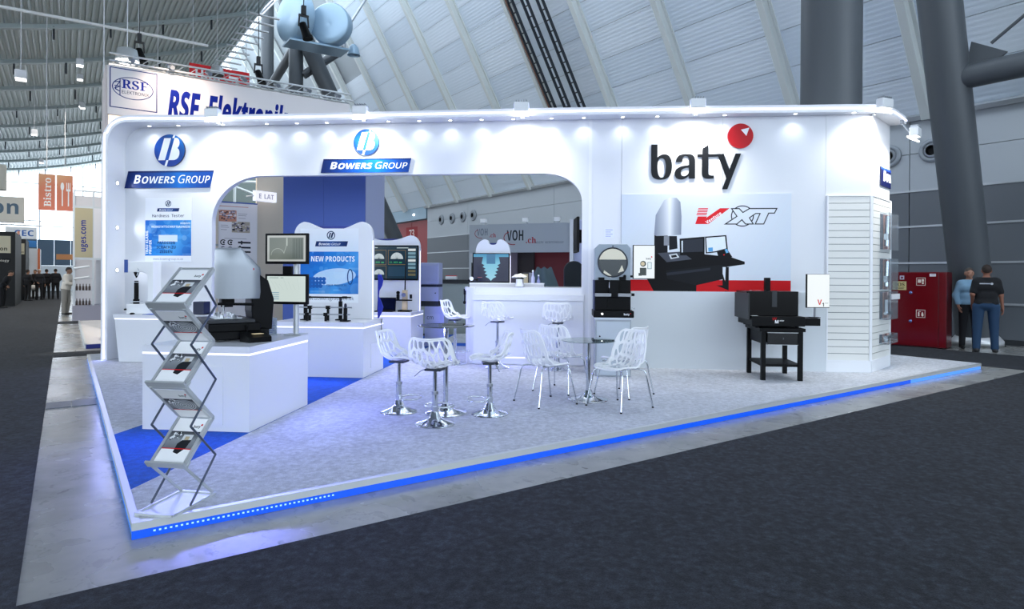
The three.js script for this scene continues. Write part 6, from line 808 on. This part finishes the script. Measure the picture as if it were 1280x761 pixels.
// relaxed right hand hanging along -y, palm towards -x
const handGeo = sdfMesh(blend([cap([0, 0, 0], [0, -0.03, 0], 0.026, 0.026), ell([0, -0.055, 0], [0.017, 0.048, 0.04]), ...[[0.028, -0.092, 0.07], [0.01, -0.1, 0.082], [-0.01, -0.097, 0.076], [-0.028, -0.088, 0.06]].flatMap(([z, y, l]) => [cap([0, y + 0.02, z], [-0.008, y - l * 0.42, z], 0.0095, 0.009), cap([-0.008, y - l * 0.42, z], [-0.03, y - l * 0.78, z], 0.009, 0.0075)]), cap([-0.004, -0.035, 0.034], [-0.018, -0.075, 0.06], 0.012, 0.01), cap([-0.018, -0.075, 0.06], [-0.024, -0.1, 0.058], 0.01, 0.008)], 0.008), [-0.07, -0.2, -0.06], [0.05, 0.03, 0.09], 56);
function person(label, X, Z, turn, o) {
  const h = o.h / 1.76, sk = M(o.skin ?? 0xb98a70, 0.6), sh = 0.168, ar = o.arms, lg = o.legs ?? [[0.1, 0.02, 0.0], [-0.1, -0.02, 0.0]];
  const hipY = 0.93, bend = o.bend ?? 0, up = (x, y, z) => [x, hipY + (y - hipY) * Math.cos(bend), z + (y - hipY) * Math.sin(bend)];
  const arms = [1, -1].map((s, i) => ({ S: up(s * sh, 1.392, -0.01), E: up(s * ar[i][0][0], ar[i][0][1], ar[i][0][2]), W: up(s * ar[i][1][0], ar[i][1][1], ar[i][1][2]) }));
  const legs = lg.map(([x, zk, za], i) => ({ H: [x * 0.95, 0.9, 0], K: [x * 1.08, 0.49, zk + 0.01], A: [x * 1.2, 0.08, za - 0.02] }));
  const neck = up(0, 1.5, -0.005), torso = (e) => [cap(up(-0.075, 0.98, 0), up(0.075, 0.98, 0), 0.105 + e), cap(up(-0.07, 1.12, 0), up(0.07, 1.12, 0), 0.1 + e), cap(up(-0.1, 1.3, 0), up(0.1, 1.3, 0), 0.105 + e), cap(up(-0.13, 1.39, -0.01), up(0.13, 1.39, -0.01), 0.06 + e), cap(up(0, 1.47, -0.01), up(0.14, 1.405, -0.01), 0.05 + e), cap(up(0, 1.47, -0.01), up(-0.14, 1.405, -0.01), 0.05 + e)];
  const armF = (e, long) => arms.flatMap(({ S, E, W }) => long ? [cap(S, E, 0.056 + e, 0.046 + e), cap(E, W, 0.044 + e, 0.032 + e)] : [cap(S, E.map((v, i) => S[i] + (v - S[i]) * 0.78), 0.057 + e, 0.053 + e)]);
  const legF = (e) => [cap([-0.06, 0.94, -0.01], [0.06, 0.94, -0.01], 0.102 + e), ...legs.flatMap(({ H, K, A }) => [cap(H, K, 0.088 + e, 0.06 + e), cap(K, A, 0.058 + e, 0.044 + e), ])];
  const lo = [-0.55, 0, -0.4], hi = [0.55, 1.62, 0.75], n = o.n ?? 52;
  const body = [sdfMesh(blend([...torso(-0.012), ...armF(-0.006, true), ...legF(-0.014), cap(up(0, 1.42, -0.01), neck, 0.06, 0.055)], 0.035), lo, hi, n)];
  const hd = headGeo.clone(); const hq = new THREE.Matrix4().makeRotationFromEuler(new THREE.Euler(o.nod ?? bend * 0.7, o.look ?? 0, 0)).setPosition(...neck); hd.applyMatrix4(hq); body.push(hd);
  arms.forEach(({ E, W }, i) => { const g = handGeo.clone(); if (i) { g.scale(-1, 1, 1); const ix = g.index; for (let k = 0; k < ix.count; k += 3) { const a = ix.getX(k); ix.setX(k, ix.getX(k + 1)); ix.setX(k + 1, a); } g.computeVertexNormals(); } g.applyQuaternion(new THREE.Quaternion().setFromUnitVectors(V3(0, -1, 0), V3(...W).sub(V3(...E)).normalize())); body.push(g.translate(...W)); });
  const t = solo('person', label, 'person', join(body).scale(h, h, h), sk, hv(X, 0.006, Z), HALL + turn);
  const add = (name, g, m) => part(t, name, g.scale(h, h, h), m);
  add('hair', hairGeo.clone().applyMatrix4(hq), M(o.hair ?? 0x2a2019, 0.8));
  const hem = o.hem ?? 0.9; add(o.topName ?? 'shirt', sdfMesh((() => { const f = blend([...torso(o.loose ?? 0.01), ...armF(0.012, o.long)], 0.04); const cuts = arms; return (x, y, z) => Math.max(f(x, y, z), hem - y, y - (up(0, 1.485, 0)[1]) ); })(), lo, hi, n + 8), M(o.top, 0.85));
  add('trousers', sdfMesh((() => { const f = blend(legF(o.legLoose ?? 0.012), 0.02); return (x, y, z) => Math.max(f(x, y, z), y - 1.0, 0.05 - y); })(), [-0.4, 0, -0.35], [0.4, 1.1, 0.35], n), M(o.bottom, 0.85));
  legs.forEach(({ A }) => add('shoe', sdfMesh(blend([cap([A[0], 0.035, A[2] - 0.03], [A[0] * 1.1, 0.03, A[2] + 0.15], 0.042, 0.036), cap([A[0], 0.04, A[2] - 0.02], [A[0], 0.1, A[2]], 0.045, 0.045)], 0.03), [A[0] - 0.1, 0, A[2] - 0.12], [A[0] + 0.1, 0.16, A[2] + 0.24], 28), M(o.shoes ?? 0x121214, 0.6)));
  if (o.face) { for (const s of [-1, 1]) add('eye', ball(0.011, s * 0.032, 0.123, 0.083, 1, 0.6, 0.6, 8).applyMatrix4(hq), M(0x2a2320, 0.4)); add('mouth', ball(0.022, 0, 0.064, 0.094, 1, 0.2, 0.3, 8).applyMatrix4(hq), M(0x8a4a44, 0.6)); }
  return { t, add, up, h };
}
const toward = (dx, dz) => Math.atan2(dx, dz), down = [[0.245, 1.14, -0.03], [0.265, 0.9, 0.04]];
{
  const a = person('man in black T-shirt and blue jeans standing with his back to us at the right', 16.34, -5.36, toward(0.9, -0.42), { h: 1.92, n: 72, skin: 0x8e5f4c, hair: 0x2e221c, top: 0x0c0d12, bottom: 0x1d3a58, shoes: 0x141416, topName: 'tshirt', hem: 0.86, loose: 0.022, legLoose: 0.02, arms: [[[0.23, 1.15, -0.06], [0.22, 0.93, 0.08]], [[0.23, 1.14, -0.02], [0.26, 0.9, 0.02]]], legs: [[0.13, 0.0, 0.0], [-0.12, 0.02, 0.02]], face: true });
  a.add('shirt_print', B(0.17, 0.02, 0.004, 0.04, 1.36, -0.138), M(0xb9bcc4, 0.7)); a.add('shirt_emblem', C(0.022, 0.022, 0.004, 0, 0, 0).rotateX(PI / 2).translate(-0.07, 1.358, -0.139), M(0xb9bcc4, 0.7)); a.add('belt', new THREE.TorusGeometry(0.13, 0.014, 8, 28).scale(1.25, 0.95, 1).rotateX(PI / 2).translate(0, 0.985, -0.005), M(0x1a1410, 0.6));
}
person('man in light blue shirt and dark trousers half hidden behind the man in black', 16.8, -5.84, toward(-0.75, 0.5), { h: 1.86, n: 60, skin: 0xa07560, hair: 0x4a423c, top: 0x7fa3bd, bottom: 0x14161c, long: true, hem: 0.95, arms: [[[0.25, 1.14, 0.0], [0.16, 1.0, 0.2]], [[0.25, 1.14, 0.0], [0.22, 0.92, 0.1]]], face: true });
person('worker in a pale jumper and grey trousers leaning in beside the exhibit tower', 0.02, -29.6, toward(0.9, 0.35), { h: 1.84, n: 52, skin: 0x8a6a58, hair: 0x2b2725, top: 0xd8d2c8, bottom: 0x8d8a84, long: true, bend: 0.16, hem: 0.86, loose: 0.03, legLoose: 0.025, topName: 'jumper', arms: [[[0.24, 1.16, 0.1], [0.12, 1.12, 0.34]], [[0.24, 1.16, 0.1], [0.14, 1.1, 0.32]]], face: true });
[[-2.3, -45.6, 1.1, 0x15171c, 1.8, 'visitor in a white shirt standing before the second black wall', 0xdde0e4, { hem: 0.95 }], [-1.72, -45.0, 2.4, 0x17181c, 1.78, 'visitor in a dark suit just right of the visitor in the white shirt', 0x15161b], [-1.5, -48.4, -0.6, 0x1a1714, 1.8, 'man in a dark brown jacket with a pale bag in the middle of the group', 0x231d1a], [-1.25, -46.6, 0.4, 0x18191e, 1.82, 'light-haired man in a dark jacket in the middle of the group of visitors', 0x1b1d24, { hair: 0xb9b0a8 }], [-0.92, -47.8, 2.9, 0x101218, 1.84, 'dark-suited man seen from behind, second from right in the group', 0x14161e], [-0.48, -47.5, 3.3, 0x0e1016, 1.86, 'dark-suited man seen from behind at the right end of the group', 0x10131c], [-2.3, -36.4, 1.3, 0x111216, 1.78, 'visitor in dark clothes bending forward at the left picture edge', 0x16181d, { bend: 0.5 }]].forEach(([X, Z, turn, bottom, h, l, top, more]) => person(l, X, Z, turn, { h, n: 40, top, bottom, long: true, hem: 0.82, loose: 0.02, topName: 'jacket', arms: [down, [[0.25, 1.14, 0.0], [0.18, 1.0, 0.16]]], ...more }));
solo('shoulder_bag', 'pale white bag carried low by the man in the brown jacket', 'bag', ball(0.2, 0, 0, 0, 1.1, 0.8, 0.6, 16), M(0xdedede, 0.7), hv(-1.56, 0.7, -47.8), HALL);

scene.traverse((o) => { if (o.isMesh) o.castShadow = o.receiveShadow = true; });
renderer.render(scene, camera);
